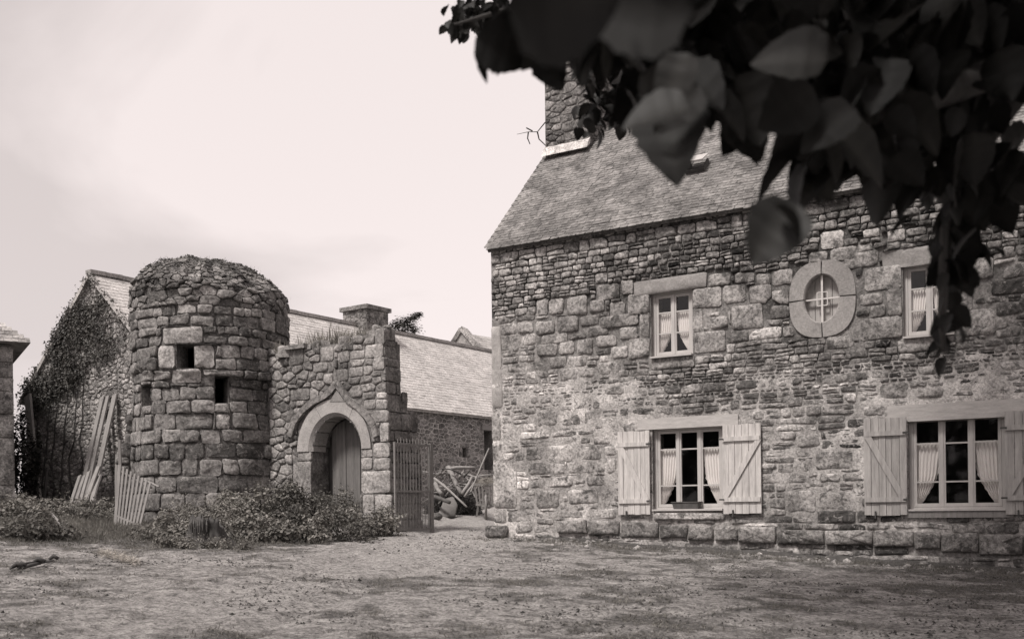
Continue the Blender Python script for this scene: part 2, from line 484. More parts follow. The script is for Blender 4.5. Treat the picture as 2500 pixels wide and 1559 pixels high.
def stone(mb, poly, mapf, proud, tone, joint=.012, back=-.03, rnd=.14, rough=.012, bulge=.3):
    cx = sum(p[0] for p in poly) / len(poly); cy = sum(p[1] for p in poly) / len(poly)
    pts = []
    k = len(poly)
    for i in range(k):                                      # cut the corners, split the long sides
        p, q = poly[i], poly[(i + 1) % k]
        L = math.hypot(q[0] - p[0], q[1] - p[1])
        if L < .015: continue
        c = min(rnd, .045 / L * (.6 + .8 * random.random()), .34)
        ts = [c, 1 - c]
        if L > .3: ts = [c, .34, .67, 1 - c]
        elif L > .14: ts = [c, .5, 1 - c]
        for t in ts: pts.append((p[0] + (q[0] - p[0]) * t, p[1] + (q[1] - p[1]) * t))
    if len(pts) < 3: return False
    size = math.sqrt(abs(area(poly)))
    jt = min(joint, size * .12)
    o = []
    for (x, y) in pts:
        dx, dy = x - cx, y - cy; L = math.hypot(dx, dy) + 1e-6
        f = max(.3, 1 - (jt + random.uniform(-.5, .9) * rough * .8) / L)
        o.append((cx + dx * f, cy + dy * f))
    mb.tone = tone
    nn = len(o)
    tilt_u, tilt_v = random.uniform(-1, 1) * .05, random.uniform(-1, 1) * .05
    ins = max(.7, 1 - .016 / max(size, .05) * 2)
    big_ = rough * min(2.2, .6 + size * 3)
    r0 = [mb.vert(mapf(x, y, back)) for (x, y) in o]
    e_ = [proud * (1 - bulge) + random.uniform(-1, .6) * rough * .5 for _ in o]
    r0b = [mb.vert(mapf(x, y, d)) for (x, y), d in zip(o, e_)]
    r1 = [mb.vert(mapf(x, y, d)) for (x, y), d in zip(o, e_)]
    def lift(x, y): return (x - cx) * tilt_u + (y - cy) * tilt_v
    r2 = [mb.vert(mapf(cx + (x - cx) * ins, cy + (y - cy) * ins, proud + lift(x, y) + random.uniform(-1, .7) * rough * .6)) for (x, y) in o]
    rings_ = [r1, r2]
    if size > .11:
        k2 = .5 + random.uniform(-.06, .06)
        rings_.append([mb.vert(mapf(cx + (x - cx) * k2, cy + (y - cy) * k2, proud + lift(x, y) * .5 + random.uniform(-.9, 1) * big_ * .6)) for (x, y) in o])
    c = mb.vert(mapf(cx + random.uniform(-.15, .15) * size * .5, cy + random.uniform(-.15, .15) * size * .5, proud + random.uniform(-.6, 1) * big_ * .7))
    for i in range(nn):
        j = (i + 1) % nn
        mb.face([r0[i], r0[j], r0b[j], r0b[i]])
        for ra, rb in zip(rings_, rings_[1:]): mb.face([ra[i], ra[j], rb[j], rb[i]])
        mb.face([rings_[-1][i], rings_[-1][j], c])
    return True

def lay(cells, mapf, parent, mat, proud, tone, limit=300, vis=None, rest='rubble_stones', **kw):
    """cells: (poly, extra) ; the largest in view become objects of their own, the rest one part"""
    order = sorted(range(len(cells)), key=lambda i: -area(cells[i][0]) * (1 if (vis is None or vis(cells[i][0])) else .001))
    single = set(order[:limit])
    big = MB(); nb = 0
    for i, (poly, ex) in enumerate(cells):
        cx = sum(p[0] for p in poly) / len(poly); cy = sum(p[1] for p in poly) / len(poly)
        ex = ex or {}
        pr = ex.get('proud', proud(cx, cy)); tn = ex.get('tone', tone(cx, cy))
        k2 = dict(kw); k2.update({a: b_ for a, b_ in ex.items() if a in ('joint', 'rough', 'rnd', 'bulge', 'back')})
        if callable(k2.get('joint')): k2['joint'] = k2['joint'](cx, cy)
        if i in single:
            mb = MB()
            if stone(mb, poly, mapf, pr, tn, **k2): mb.build('stone', ex.get('mat', mat), parent, True)
        else:
            nb += stone(big, poly, mapf, pr, tn, **k2)
    if nb: big.build(rest, mat, parent, True, 'stuff')

def core_grid(F, us, vs_, skip, dfun, tfun, holes=(), depth=.45, top=None):
    """wall face as a fine grid with real openings and their reveals"""
    mb = MB()
    idx = {}
    def vt(i, j):
        if (i, j) not in idx:
            u, v = us[i], vs_[j]
            mb.tone = tfun(u, v)
            idx[(i, j)] = mb.vert(F.p(u, v, dfun(u, v)))
        return idx[(i, j)]
    for i in range(len(us) - 1):
        for j in range(len(vs_) - 1):
            um, vm = (us[i] + us[i + 1]) / 2, (vs_[j] + vs_[j + 1]) / 2
            if skip(um, vm): continue
            mb.face([vt(i, j), vt(i + 1, j), vt(i + 1, j + 1), vt(i, j + 1)])
    mb.tone = .2
    for (a, b, c, d) in holes:
        for (p, q) in (((a, c), (b, c)), ((b, c), (b, d)), ((b, d), (a, d)), ((a, d), (a, c))):
            mb.quad(F.p(*p, .0), F.p(*q, .0), F.p(*q, -depth), F.p(*p, -depth))
    return mb
def spaced(a, b, step, marks=()):
    xs = sorted(set([round(a, 4), round(b, 4)] + [round(x, 4) for x in marks if a < x < b]))
    out = []
    for p, q in zip(xs, xs[1:]):
        k = max(1, int(round((q - p) / step)))
        out += [p + (q - p) * i / k for i in range(k)]
    return out + [xs[-1]]
def nz(x, y, s=1.0, o=0.0):
    return mnoise.noise(Vector((x * s + o, y * s - o, o * .37)))

# ================================================================== GROUND
def axis(lim, near, step):
    xs = [0.0]; s = step
    while xs[-1] < lim:
        xs.append(xs[-1] + s)
        if xs[-1] > near: s *= 1.12
    return xs
gx = axis(420, 9, .055); gx = [-x for x in gx[:0:-1]] + gx
gy = [-y - .01 for y in axis(120, 1, .5)[:0:-1]] + axis(420, 21, .055)
gmb = MB()
for y in gy:
    for x in gx:
        gmb.tone = turf(x, y)
        gmb.vert((x, y, ground_zn(x, y) if 5 < y < 26 and abs(x) < 13 else ground_z(x, y)))
W_ = len(gx)
for j in range(len(gy) - 1):
    for i in range(W_ - 1):
        gmb.face([j * W_ + i, j * W_ + i + 1, (j + 1) * W_ + i + 1, (j + 1) * W_ + i])
go = gmb.build('ground', M_ground, None, True)
tag(go, 'trodden earth farmyard with worn grass', 'ground', kind='structure')

# ================================================================== STONE HOUSE
A_ = math.radians(31)
U_h = Vector((math.cos(A_), -math.sin(A_), 0)); N_h = Vector((-math.sin(A_), -math.cos(A_), 0))
c0 = at_depth(1203, 950, 18.3)
HO = Vector((c0.x, c0.y, .8))
HF = Frame(HO, U_h, Z, N_h)
EAVE = HF.uv(1199, 606)[1]
HLEN, HDEP = 12.6, 5.8
house = thing('stone_house', HO, 'two-storey rubble stone farmhouse with slate roof and pale shutters on the right', 'house')
C3 = lambda x, y: (1150 + x * .3307, 500 + y * .3307)
C4 = lambda x, y: (1150 + x * .3307, 900 + y * .3307)
C5 = lambda x, y: (1800 + x * .3307, 450 + y * .3307)
C6 = lambda x, y: (1800 + x * .3307, 900 + y * .3307)
def prect(F, a, b):
    (u0, v1), (u1, v0) = F.uv(*a), F.uv(*b)
    return (min(u0, u1), max(u0, u1), min(v0, v1), max(v0, v1))
W1 = prect(HF, (1589, 716), (1692, 866)); W2 = prect(HF, (2204, 648), (2331, 816))
W3 = prect(HF, (1593, 1046), (1767, 1244)); W4 = prect(HF, (2217, 1014), (2456, 1244))
OC = prect(HF, (1964, 676), (2050, 782))
oc_u, oc_v = (OC[0] + OC[1]) / 2, (OC[2] + OC[3]) / 2
oc_a, oc_b = (OC[1] - OC[0]) / 2, (OC[3] - OC[2]) / 2
och = (oc_u - oc_a - .03, oc_u + oc_a + .03, oc_v - oc_b - .03, oc_v + oc_b + .03)
OCO = prect(HF, (1927, 647), (2091, 815))
HOLES = [W1, W2, W3, W4, och]
WDEEP = .5

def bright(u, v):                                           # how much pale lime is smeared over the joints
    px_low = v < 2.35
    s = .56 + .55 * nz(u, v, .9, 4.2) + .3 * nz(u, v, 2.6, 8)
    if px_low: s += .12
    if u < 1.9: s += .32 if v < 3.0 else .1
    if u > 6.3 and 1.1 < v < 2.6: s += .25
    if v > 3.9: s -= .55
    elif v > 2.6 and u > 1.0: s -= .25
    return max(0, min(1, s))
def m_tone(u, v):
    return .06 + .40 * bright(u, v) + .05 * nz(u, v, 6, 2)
def m_d(u, v):
    return .008 * nz(u, v, 9, 1) + .008 * nz(u, v, 3.5, 5) + .006 * nz(u, v, 19, 3) + .022 * (bright(u, v) - .35)
us = spaced(0, HLEN, .05, [x for h in HOLES for x in h[:2]])
vs2 = spaced(-.9, EAVE + .12, .05, [x for h in HOLES for x in h[2:]])
inh = lambda u, v: any(a < u < b and c < v < d for (a, b, c, d) in HOLES)
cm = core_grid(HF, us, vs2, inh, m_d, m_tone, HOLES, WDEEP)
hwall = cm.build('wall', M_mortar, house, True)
# the other walls, floors and the inside
mb = MB(); mb.tone = .22
rise = HDEP / 2
mb.poly([HF.p(0, -.9, 0), HF.p(0, EAVE, 0), HF.p(0, EAVE + rise, -HDEP / 2), HF.p(0, EAVE, -HDEP), HF.p(0, -.9, -HDEP)])
mb.poly([HF.p(HLEN, -.9, 0), HF.p(HLEN, -.9, -HDEP), HF.p(HLEN, EAVE, -HDEP), HF.p(HLEN, EAVE + rise, -HDEP / 2), HF.p(HLEN, EAVE, 0)])
mb.quad(HF.p(0, -.9, -HDEP), HF.p(0, EAVE, -HDEP), HF.p(HLEN, EAVE, -HDEP), HF.p(HLEN, -.9, -HDEP))
mb.build('gable_wall', M_mortar, house)
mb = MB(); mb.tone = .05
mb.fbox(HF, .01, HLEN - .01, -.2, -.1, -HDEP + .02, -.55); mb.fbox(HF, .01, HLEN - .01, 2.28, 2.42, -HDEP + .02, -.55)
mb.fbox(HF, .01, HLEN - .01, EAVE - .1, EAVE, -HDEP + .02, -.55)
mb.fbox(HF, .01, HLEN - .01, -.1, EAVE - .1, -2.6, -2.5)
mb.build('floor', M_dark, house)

# --- stones that can be made out one by one (corners read off the photograph)
fx = []                                                     # (rect, extra)
def big(cv, x0, y0, x1, y1, **ex):
    fx.append((prect(HF, cv(x0, y0), cv(x1, y1)), ex))
DR = dict(mat=M_dressed, rnd=.06, rough=.004, joint=.006, bulge=.25)
for q in ((1205, 572, 1745, 612), ):
    big(C3, *q, tone=.27, proud=.03, **DR)
for q in ((1110, 558, 1200, 660), (1155, 662, 1318, 800), (1240, 804, 1322, 978), (1165, 990, 1322, 1125), (1640, 622, 1855, 742), (1640, 768, 1715, 935), (1648, 940, 1885, 1072)):
    big(C3, *q, tone=random.uniform(.25, .31), proud=.026, joint=.008, rough=.006, rnd=.08)
big(C3, 1335, 1132, 1655, 1195, tone=.22, proud=.03, joint=.006, rough=.005)
for q in ((1755, 515, 1920, 590), (1945, 505, 2095, 570), (2105, 515, 2220, 588), (1862, 598, 2030, 715), (480, 700, 568, 812), (575, 694, 690, 805), (705, 680, 862, 805),
          (875, 703, 992, 792), (1025, 722, 1142, 820), (925, 595, 1100, 690), (918, 505, 1012, 575), (480, 862, 618, 945), (635, 828, 795, 935), (805, 818, 945, 885),
          (950, 828, 1235, 885), (860, 900, 1020, 958), (1098, 906, 1228, 985), (725, 952, 850, 985), (515, 965, 715, 1012), (920, 972, 1075, 1040), (650, 1012, 770, 1100),
          (780, 995, 905, 1100), (580, 1128, 705, 1200), (710, 1120, 858, 1195), (930, 1168, 1085, 1245), (1035, 1050, 1162, 1130), (1768, 828, 1900, 905), (1920, 750, 2160, 905),
          (2050, 603, 2190, 720), (490, 1030, 640, 1110), (650, 1210, 780, 1290), (785, 1205, 920, 1268)):
    big(C3, *q, tone=random.uniform(.19, .32), proud=random.uniform(.018, .032))
for q in ((150, 900, 226, 1208), (152, 1214, 236, 1500)):
    big(C3, *q, tone=.36, proud=.03, mat=M_dressed, rough=.005, joint=.006)
for q in ((156, 110, 228, 320), (156, 326, 225, 528), (160, 535, 232, 688), (170, 1036, 262, 1140)):
    big(C4, *q, tone=random.uniform(.3, .36), proud=.024, mat=M_stone, rough=.005, joint=.006)
big(C4, 166, 693, 338, 1030, tone=.35, proud=.026, rough=.006, joint=.006)
for q in ((485, 312, 645, 420), (660, 312, 820, 420), (830, 312, 955, 410), (750, 207, 868, 295), (890, 208, 1040, 300), (975, 128, 1140, 190), (665, 502, 795, 550),
          (805, 498, 890, 550), (900, 502, 1035, 550), (550, 566, 755, 680), (765, 562, 970, 672), (980, 572, 1080, 640), (405, 572, 530, 670), (415, 692, 590, 780), (595, 692, 695, 780),
          (705, 687, 900, 770), (910, 683, 995, 760), (1000, 662, 1080, 770), (560, 792, 760, 870), (850, 792, 985, 860), (480, 893, 655, 1030), (715, 888, 940, 1000),
          (945, 893, 1030, 1010), (540, 1050, 830, 1100), (840, 1032, 1090, 1105), (1115, 1078, 1335, 1112), (355, 978, 470, 1040), (265, 1050, 480, 1138), (990, 402, 1222, 492)):
    big(C4, *q, tone=random.uniform(.22, .36), proud=random.uniform(.012, .026))
big(C4, 1350, 1066, 1878, 1106, tone=.36, proud=.06, joint=.005, rough=.006)          # stone sill of the lower window
for q in ((250, 636, 415, 735), (140, 664, 248, 738), (80, 748, 250, 850), (690, 475, 885, 548), (525, 508, 670, 580), (610, 360, 790, 465), (790, 512, 1045, 598), (905, 810, 1080, 880),
          (980, 895, 1100, 975), (330, 1048, 420, 1120), (1105, 345, 1245, 415), (1250, 325, 1400, 372), (1110, 432, 1205, 470), (930, 340, 1060, 385), (895, 444, 1000, 490), (655, 1127, 855, 1200)):
    big(C5, *q, tone=random.uniform(.18, .31), proud=random.uniform(.015, .03))
big(C5, 1070, 500, 1700, 560, tone=.25, proud=.03, **DR)
for q in ((940, 618, 1216, 765), (1105, 770, 1216, 965), (908, 990, 1216, 1128), (1185, 1137, 1480, 1225), (1625, 562, 1890, 685), (1625, 702, 1740, 928), (1650, 937, 1910, 1100)):
    big(C5, *q, tone=random.uniform(.22, .28), proud=.024, joint=.007, rough=.006)
for q in ((928, 272, 1100, 352), (440, 484, 615, 575), (360, 890, 590, 1060), (600, 902, 850, 1040), (1045, 108, 1265, 215), (570, 604, 860, 740), (1290, 1078, 1545, 1112)):
    big(C6, *q, tone=random.uniform(.2, .32), proud=random.uniform(.012, .03))
pl = [(640, 1115, 855, 1210), (865, 1117, 1095, 1222), (1110, 1127, 1385, 1240), (1405, 1150, 1600, 1250), (1610, 1158, 1790, 1262), (1800, 1160, 1970, 1270), (1980, 1165, 2250, 1280)]
for q in pl: big(C4, *q, tone=random.uniform(.15, .23), proud=random.uniform(.05, .08), rough=.016, back=-.05, joint=.003, rnd=.05)
for q in ((300, 1184, 640, 1290), (652, 1192, 1000, 1300), (1010, 1192, 1300, 1310), (1310, 1198, 1500, 1330), (1510, 1212, 1780, 1350), (1790, 1220, 2110, 1370), (2120, 1225, 2500, 1400)):
    big(C6, *q, tone=random.uniform(.12, .2), proud=random.uniform(.05, .08), rough=.016, back=-.05, joint=.003, rnd=.05)
big(C4, 120, 1150, 290, 1248, tone=.13, proud=.16, rough=.02, back=-.05)
pq_ = sorted([i for i, (r, e) in enumerate(fx) if e.get('back') == -.05], key=lambda i: fx[i][0][0])
for i, j in zip(pq_, pq_[1:]):
    (a, b_, c, d), e1 = fx[i]; (a2, b2, c2, d2), e2 = fx[j]; m_ = (b_ + a2) / 2 if a2 - b_ < .5 else None
    if m_ is not None: fx[i] = ((a, m_ - .004, c, d), e1); fx[j] = ((m_ + .004, b2, c2, d2), e2)
WL3 = prect(HF, C4(1235, 374), C4(1976, 414)); WL4 = prect(HF, C6(1110, 276), C6(2260, 340))
frects = [r for r, e in fx] + HOLES + [OCO, WL3, WL4]
def h_size(u, v):
    if v > EAVE - 1.25 and u > .9: return .088
    if v > EAVE - 2.3: return .12
    if v > 2.0 and u > 2: return .105
    return .145
def c_size(u, v):
    k = math.exp(-((v - 2.35) / .5) ** 2)
    return (.138 * (1 - k) + .088 * k) * random.uniform(.7, 1.4)
hc = coursed(0, HLEN, -.75, EAVE - 1.3, c_size, frects, (1.0, 3.1), .34)
hc += coursed(0, HLEN, EAVE - 1.3, EAVE - .02, lambda u, v: .095 * random.uniform(.7, 1.5), frects, (.9, 2.3), .3, .8)
def h_proud(u, v):
    b_ = bright(u, v)
    return .026 - .013 * b_ + random.uniform(-.008, .012) + (.012 if v > EAVE - 1.3 else 0)
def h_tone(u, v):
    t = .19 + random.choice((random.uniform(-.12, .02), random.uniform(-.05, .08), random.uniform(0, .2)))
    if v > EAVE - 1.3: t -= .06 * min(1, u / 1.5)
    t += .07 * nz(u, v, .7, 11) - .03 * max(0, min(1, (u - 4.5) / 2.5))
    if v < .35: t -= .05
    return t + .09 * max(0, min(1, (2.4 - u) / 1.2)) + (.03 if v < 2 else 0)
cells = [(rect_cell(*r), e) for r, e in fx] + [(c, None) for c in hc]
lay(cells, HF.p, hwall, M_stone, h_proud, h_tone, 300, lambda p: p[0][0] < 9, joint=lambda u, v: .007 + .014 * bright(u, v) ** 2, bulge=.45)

# oculus ring: four dressed quarter stones
def oculus_pt(th, k):
    ca, sa = math.cos(th), math.sin(th)
    if k == 0: return oc_u + oc_a * ca, oc_v + oc_b * sa
    a, b_ = (OCO[1] - OCO[0]) / 2, (OCO[3] - OCO[2]) / 2
    r = 1.0 / (abs(ca) ** 2.6 + abs(sa) ** 2.6) ** (1 / 2.6)
    return (OCO[0] + OCO[1]) / 2 + a * ca * r, (OCO[2] + OCO[3]) / 2 + b_ * sa * r
for qd in range(4):
    mb = MB(); mb.tone = random.uniform(.22, .29)
    n_ = 12; g = .022
    ring = []
    for i in range(n_ + 1):
        th = math.pi / 2 * (qd + i / n_) + (g if i == 0 else -g if i == n_ else 0)
        o_, i_ = oculus_pt(th, 1), oculus_pt(th, 0)
        ii = (i_[0] + (o_[0] - i_[0]) * .07, i_[1] + (o_[1] - i_[1]) * .07)
        ring.append([mb.vert(HF.p(*o_, -.04)), mb.vert(HF.p(*o_, .032)), mb.vert(HF.p(*ii, .038)), mb.vert(HF.p(*i_, .022)), mb.vert(HF.p(*i_, -.3))])
    for r0, r1 in zip(ring, ring[1:]):
        for k in range(4): mb.face([r0[k], r1[k], r1[k + 1], r0[k + 1]])
    mb.face(ring[0]); mb.face(ring[-1][::-1])
    mb.build('oculus_stone', M_dressed, hwall)
mb = MB()                                                   # boarded shutter inside the oval
oc = thing('oculus_window', HF.p(oc_u, oc_v), '', ''); del oc['label']; del oc['category']; oc.parent = house; oc.location = HF.p(oc_u, oc_v) - HO
for i in range(4):
    mb = MB(); w = 2 * oc_a / 4
    mb.fbox(HF, oc_u - oc_a + i * w + .004, oc_u - oc_a + (i + 1) * w - .004, oc_v - oc_b - .02, oc_v + oc_b + .02, -.14, -.11)
    mb.build('board', M_plank0, oc)
mb = MB()
mb.fbox(HF, oc_u - .018, oc_u + .012, oc_v - oc_b, oc_v + oc_b, -.05, -.02); mb.fbox(HF, oc_u - oc_a, oc_u + oc_a, oc_v - .012, oc_v + .01, -.05, -.022)
for s_ in (-1, 1):
    mb.fbox(HF, oc_u + s_ * .075 - .006, oc_u + s_ * .075 + .006, oc_v - .1, oc_v + .1, -.045, -.018)
    mb.fbox(HF, oc_u - .075, oc_u + .075, oc_v + s_ * .1 - .006, oc_v + s_ * .1 + .006, -.044, -.019)
mb.build('iron_cross', plain_mat('painted_iron', .55, .1, 10, .6), oc)

# wooden lintels of the lower windows
for r in (WL3, WL4):
    mb = MB(); mb.fbox(HF, r[0], r[1], r[2], r[3], -.3, .035)
    mb.build('lintel', plain_mat('lintel_oak', .42, .25, 5, .85, (1, 1, 5), .004), hwall)

# --- windows
def window(R, leaves, bars, curtains, recess=.11, frame=.05, blue=M_frame):
    u0, u1, v0, v1 = R
    d = -recess
    e = bpy.data.objects.new('window', None); col.objects.link(e); e.parent = house
    wl_ = HF.p((u0 + u1) / 2, v0, d); e.location = wl_ - HO; e['_w'] = list(wl_)
    mb = MB()
    mb.fbox(HF, u0, u0 + frame, v0, v1, d - .03, d + .03); mb.fbox(HF, u1 - frame, u1, v0, v1, d - .03, d + .03)
    mb.fbox(HF, u0 + frame, u1 - frame, v1 - frame * .8, v1, d - .03, d + .028); mb.fbox(HF, u0 + frame, u1 - frame, v0, v0 + frame, d - .03, d + .034)
    mb.build('frame', blue, e)
    a, b_ = u0 + frame, u1 - frame
    lw = (b_ - a) / leaves
    st = .042
    for i in range(leaves):
        p, q = a + i * lw + .004, a + (i + 1) * lw - .004
        c, t = v0 + frame + .004, v1 - frame * .8 - .004
        mb = MB()
        mb.fbox(HF, p, p + st, c, t, d - .02, d + .022); mb.fbox(HF, q - st, q, c, t, d - .02, d + .022)
        mb.fbox(HF, p + st, q - st, c, c + st * 1.2, d - .02, d + .02); mb.fbox(HF, p + st, q - st, t - st, t, d - .02, d + .02)
        for f_ in bars:
            y = t - (t - c) * f_
            mb.fbox(HF, p + st, q - st, y - .011, y + .011, d - .015, d + .018)
        if i > 0: mb.fbox(HF, p - .022, p + .016, c, t, d + .022, d + .034)
        mb.build('casement', blue, e)
        ys = [t - st] + [t - (t - c) * f_ for f_ in bars] + [c + st * 1.2]
        for y1, y0 in zip(ys, ys[1:]):
            mb = MB(); mb.quad(HF.p(p + st, y0, d - .002), HF.p(q - st, y0, d - .002), HF.p(q - st, y1, d - .002 + random.uniform(-.004, .004)), HF.p(p + st, y1, d - .002))
            mb.build('pane', M_glass, e)
        side = curtains[i]
        if side:
            mb = MB(); n_, m_ = 40, 22
            top = t - (t - c) * bars[0] + .02; bot = c + st
            gp, gq = p + st * .4, q - st * .4
            rows = []
            for j in range(m_ + 1):
                s_ = j / m_; y = top + (bot - top) * s_
                wfr = (1.0 - .3 * s_ ** 1.3 - .48 * max(0, (s_ - .5) / .5) ** 1.4)
                row = []
                for k in range(n_ + 1):
                    x = k / n_
                    ww = x * wfr
                    uu = gp + (gq - gp) * ww if side == 'L' else gq - (gq - gp) * ww
                    fold = .012 * math.sin(x * 42 + 1.3 * math.sin(s_ * 3)) * (1 + s_) + (.012 * math.sin(s_ * 60) if k >= n_ - 1 else 0)
                    row.append(mb.vert(HF.p(uu + (.006 * math.sin(s_ * 55) if k >= n_ - 2 else 0), y, d - .045 + fold)))
                rows.append(row)
            for r0, r1 in zip(rows, rows[1:]):
                for k in range(n_): mb.face([r0[k], r0[k + 1], r1[k + 1], r1[k]])
            mb.build('curtain', M_curtain, e, True)
    return e
w_ = window(W1, 2, (.29, .64), ('L', 'R')); w_['label'] = 'small two-leaf window left of the oval opening'
w_ = window(W2, 2, (.31, .64), ('L', 'R')); w_['label'] = 'small upper window half hidden by hanging leaves'
w_ = window(W3, 3, (.245, .72), ('L', None, 'R'))
w_ = window(W4, 3, (.29, .72), ('L', None, 'R'))
for R, oh in ((W1, .03), (W2, .03), (W3, .02), (W4, .02)):
    mb = MB(); mb.fbox(HF, R[0] - .0, R[1] + .0, R[2] - .005, R[2] + .022, -.13, .05 + oh)
    mb.build('window_sill', M_frame, house)
mb = MB(); mb.fbox(HF, W4[0] - .05, W4[1] + .1, W4[2] - .1, W4[2] - .012, -.1, .05); mb.tone = .3
mb.build('window_sill', M_oldwood, house)

# --- shutters: boards, two battens, one brace
def shutter(R, flip, tone):
    u0, u1, v0, v1 = R
    e = bpy.data.objects.new('shutter', None); col.objects.link(e); e.parent = house
    wl_ = HF.p((u0 + u1) / 2, v0, .07); e.location = wl_ - HO; e['_w'] = list(wl_)
    mt = plain_mat('shutter_wood', tone, .42, 2.2, .85, (9, 9, .7), .003)
    k = 6; xs = [u0]
    ws = [random.uniform(.8, 1.3) for _ in range(k)]
    for w in ws: xs.append(xs[-1] + (u1 - u0) * w / sum(ws))
    for a, b_ in zip(xs, xs[1:]):
        mb = MB(); dd = random.uniform(-.006, .006)
        mb.fbox(HF, a + .003, b_ - .003, v0 + random.uniform(-.006, .006), v1 + random.uniform(-.006, .006), .055 + dd, .078 + dd)
        mb.build('board', mt, e)
    h = v1 - v0
    for f_ in (.16, .84):
        mb = MB(); y = v0 + h * f_
        mb.fbox(HF, u0 + .015, u1 - .012, y - .035, y + .035, .082, .108); mb.build('batten', mt, e)
    ya, yb = v0 + h * .84 - .035, v0 + h * .16 + .035
    xa, xb = (u0 + .05, u1 - .05) if not flip else (u1 - .05, u0 + .05)
    mb = MB(); w = .06
    mb.box8([HF.p(xb - w, yb, .082), HF.p(xb + w * .6, yb, .082), HF.p(xb + w * .6, yb, .104), HF.p(xb - w, yb, .104),
             HF.p(xa - w * .6, ya, .082), HF.p(xa + w, ya, .082), HF.p(xa + w, ya, .104), HF.p(xa - w * .6, ya, .104)])
    mb.build('brace', mt, e)
    hx = u1 if not flip else u0
    for f_ in (.16, .84):
        y = v0 + h * f_; mb = MB()
        mb.fbox(HF, hx - .05, hx + .03, y - .012, y + .012, .109, .116)
        mb.build('hinge', M_dkiron, e)
    mb = MB(); x = u0 + (u1 - u0) * .25; mb.fbox(HF, x, x + .02, v0 - .05, v0 + .06, .08, .11); mb.build('latch', M_dkiron, e)
    return e
S1 = prect(HF, (1512, 1052), (1592, 1250)); S1 = (S1[0], S1[1], W3[2] - .06, W3[3] - .03)
shutter(S1, False, .5)
S2 = prect(HF, (1767, 1042), (1863, 1252)); shutter((S2[0], S2[1], W3[2] - .06, W3[3] - .01), True, .5)
S3 = prect(HF, (2110, 1022), (2218, 1252)); shutter((S3[0], S3[1], W4[2] - .06, W4[3] - .02), False, .34)
shutter((W4[1], W4[1] + S3[1] - S3[0], W4[2] - .06, W4[3] - .02), True, .34)

# --- roof of slates
PITCH = math.radians(45)
V_r = (-N_h) * math.cos(PITCH) + Z * math.sin(PITCH); N_r = N_h * math.sin(PITCH) + Z * math.cos(PITCH)
RF = Frame(HF.p(.0, EAVE - .07, .15), U_h, V_r, N_r)
RL = (HDEP / 2 + .15) / math.cos(PITCH)
mb = MB(); mb.tone = .1
mb.fbox(RF, 0, HLEN + .1, 0.02, RL, -.06, 0.0)
BF = Frame(HF.p(.0, EAVE - .07, -HDEP - .15), U_h, N_h * math.cos(PITCH) + Z * math.sin(PITCH), -N_h * math.sin(PITCH) + Z * math.cos(PITCH))
mb.fbox(BF, 0, HLEN + .1, 0, RL - .06, -.06, 0)
roof = mb.build('roof', M_slate, house)
def slate_mesh(name, w, h, tone):
    s_ = MB(); s_.tone = tone
    c1, c2 = random.uniform(0, .025), random.uniform(0, .025)
    P = [(-w / 2 + c1, 0), (w / 2 - c2, random.uniform(-.006, .006)), (w / 2, c2 + .004), (w / 2, h), (-w / 2, h), (-w / 2, c1 + .004)]
    t = .006
    lo = [s_.vert((x, y, .006 - .0 + (0 if y < h * .5 else -.014))) for x, y in P]; hi = [s_.vert((x, y, .006 + t + (0 if y < h * .5 else -.014))) for x, y in P]
    s_.face(hi); s_.face(lo[::-1])
    for i in range(6): s_.face([lo[i], lo[(i + 1) % 6], hi[(i + 1) % 6], hi[i]])
    return s_
slate_lib = []
for i in range(10):
    s_ = slate_mesh('slate', .125 + .011 * (i % 5), .2, .135 + .007 * i)
    o = s_.build('slate', M_slate, None); slate_lib.append((s_, o.data, .125 + .011 * (i % 5))); bpy.data.objects.remove(o)
EXPO = .088
MR = Matrix((RF.U, RF.V, RF.N)).transposed()
skw = RF.uv(1704, 413)
smb = MB(); single = 0
nrow = int((RL - .12) / EXPO)
cands = []
for r in range(nrow):
    v = r * EXPO
    u = -.02 - (.08 if r % 2 else 0)
    while u < HLEN + .1:
        k = random.randrange(len(slate_lib)); w = slate_lib[k][2]
        cands.append((u + w / 2, v, k)); u += w + .004
def near_view(u, v):
    P = RF.p(u, v); 
    return 3.1 < u < 6.6 and .15 < v < 2.1
cnt = 0
for (u, v, k) in cands:
    lib, me, w = slate_lib[k]
    jit = (random.uniform(-.006, .006), random.uniform(-.006, .004) - (.03 if random.random() < .008 else 0), random.uniform(0, .004) + .018 * (nz(u, v, .5, 2) + .3))
    rot = random.uniform(-.02, .02)
    if abs(u - skw[0]) < .16 and abs(v - skw[1]) < .14: continue
    if cnt < 300 and near_view(u, v) and (int(v / EXPO) + 1) % 2 + 1 and v < 1.45 and 3.6 < u < 6.3:
        cnt += 1
        o = bpy.data.objects.new('slate', me); col.objects.link(o); o.parent = roof
        o.matrix_basis = Matrix.Translation(RF.p(u + jit[0], v + jit[1], jit[2]) - HO) @ (MR @ Matrix.Rotation(rot, 3, 'Z')).to_4x4()
        continue
    base = len(smb.v); c, s2 = math.cos(rot), math.sin(rot)
    for (x, y, zz), t in zip(lib.v, lib.t):
        smb.tone = t + random.uniform(-.004, .004)
        smb.vert(RF.p(u + jit[0] + x * c - y * s2, v + jit[1] + x * s2 + y * c, jit[2] + zz))
    smb.f += [tuple(i + base for i in f) for f in lib.f]
smb.build('slates', M_slate, roof, False, 'stuff')
mb = MB(); mb.tone = .2
for i in range(28):
    a = i * .46
    mb.fbox(Frame(RF.p(0, RL - .05, .02), U_h, (N_h).cross(U_h) if False else Z, N_h), a, a + .45, -.1, .06, -.12, .06 + random.uniform(0, .01))
mb.build('ridge_tile', M_slate, roof)
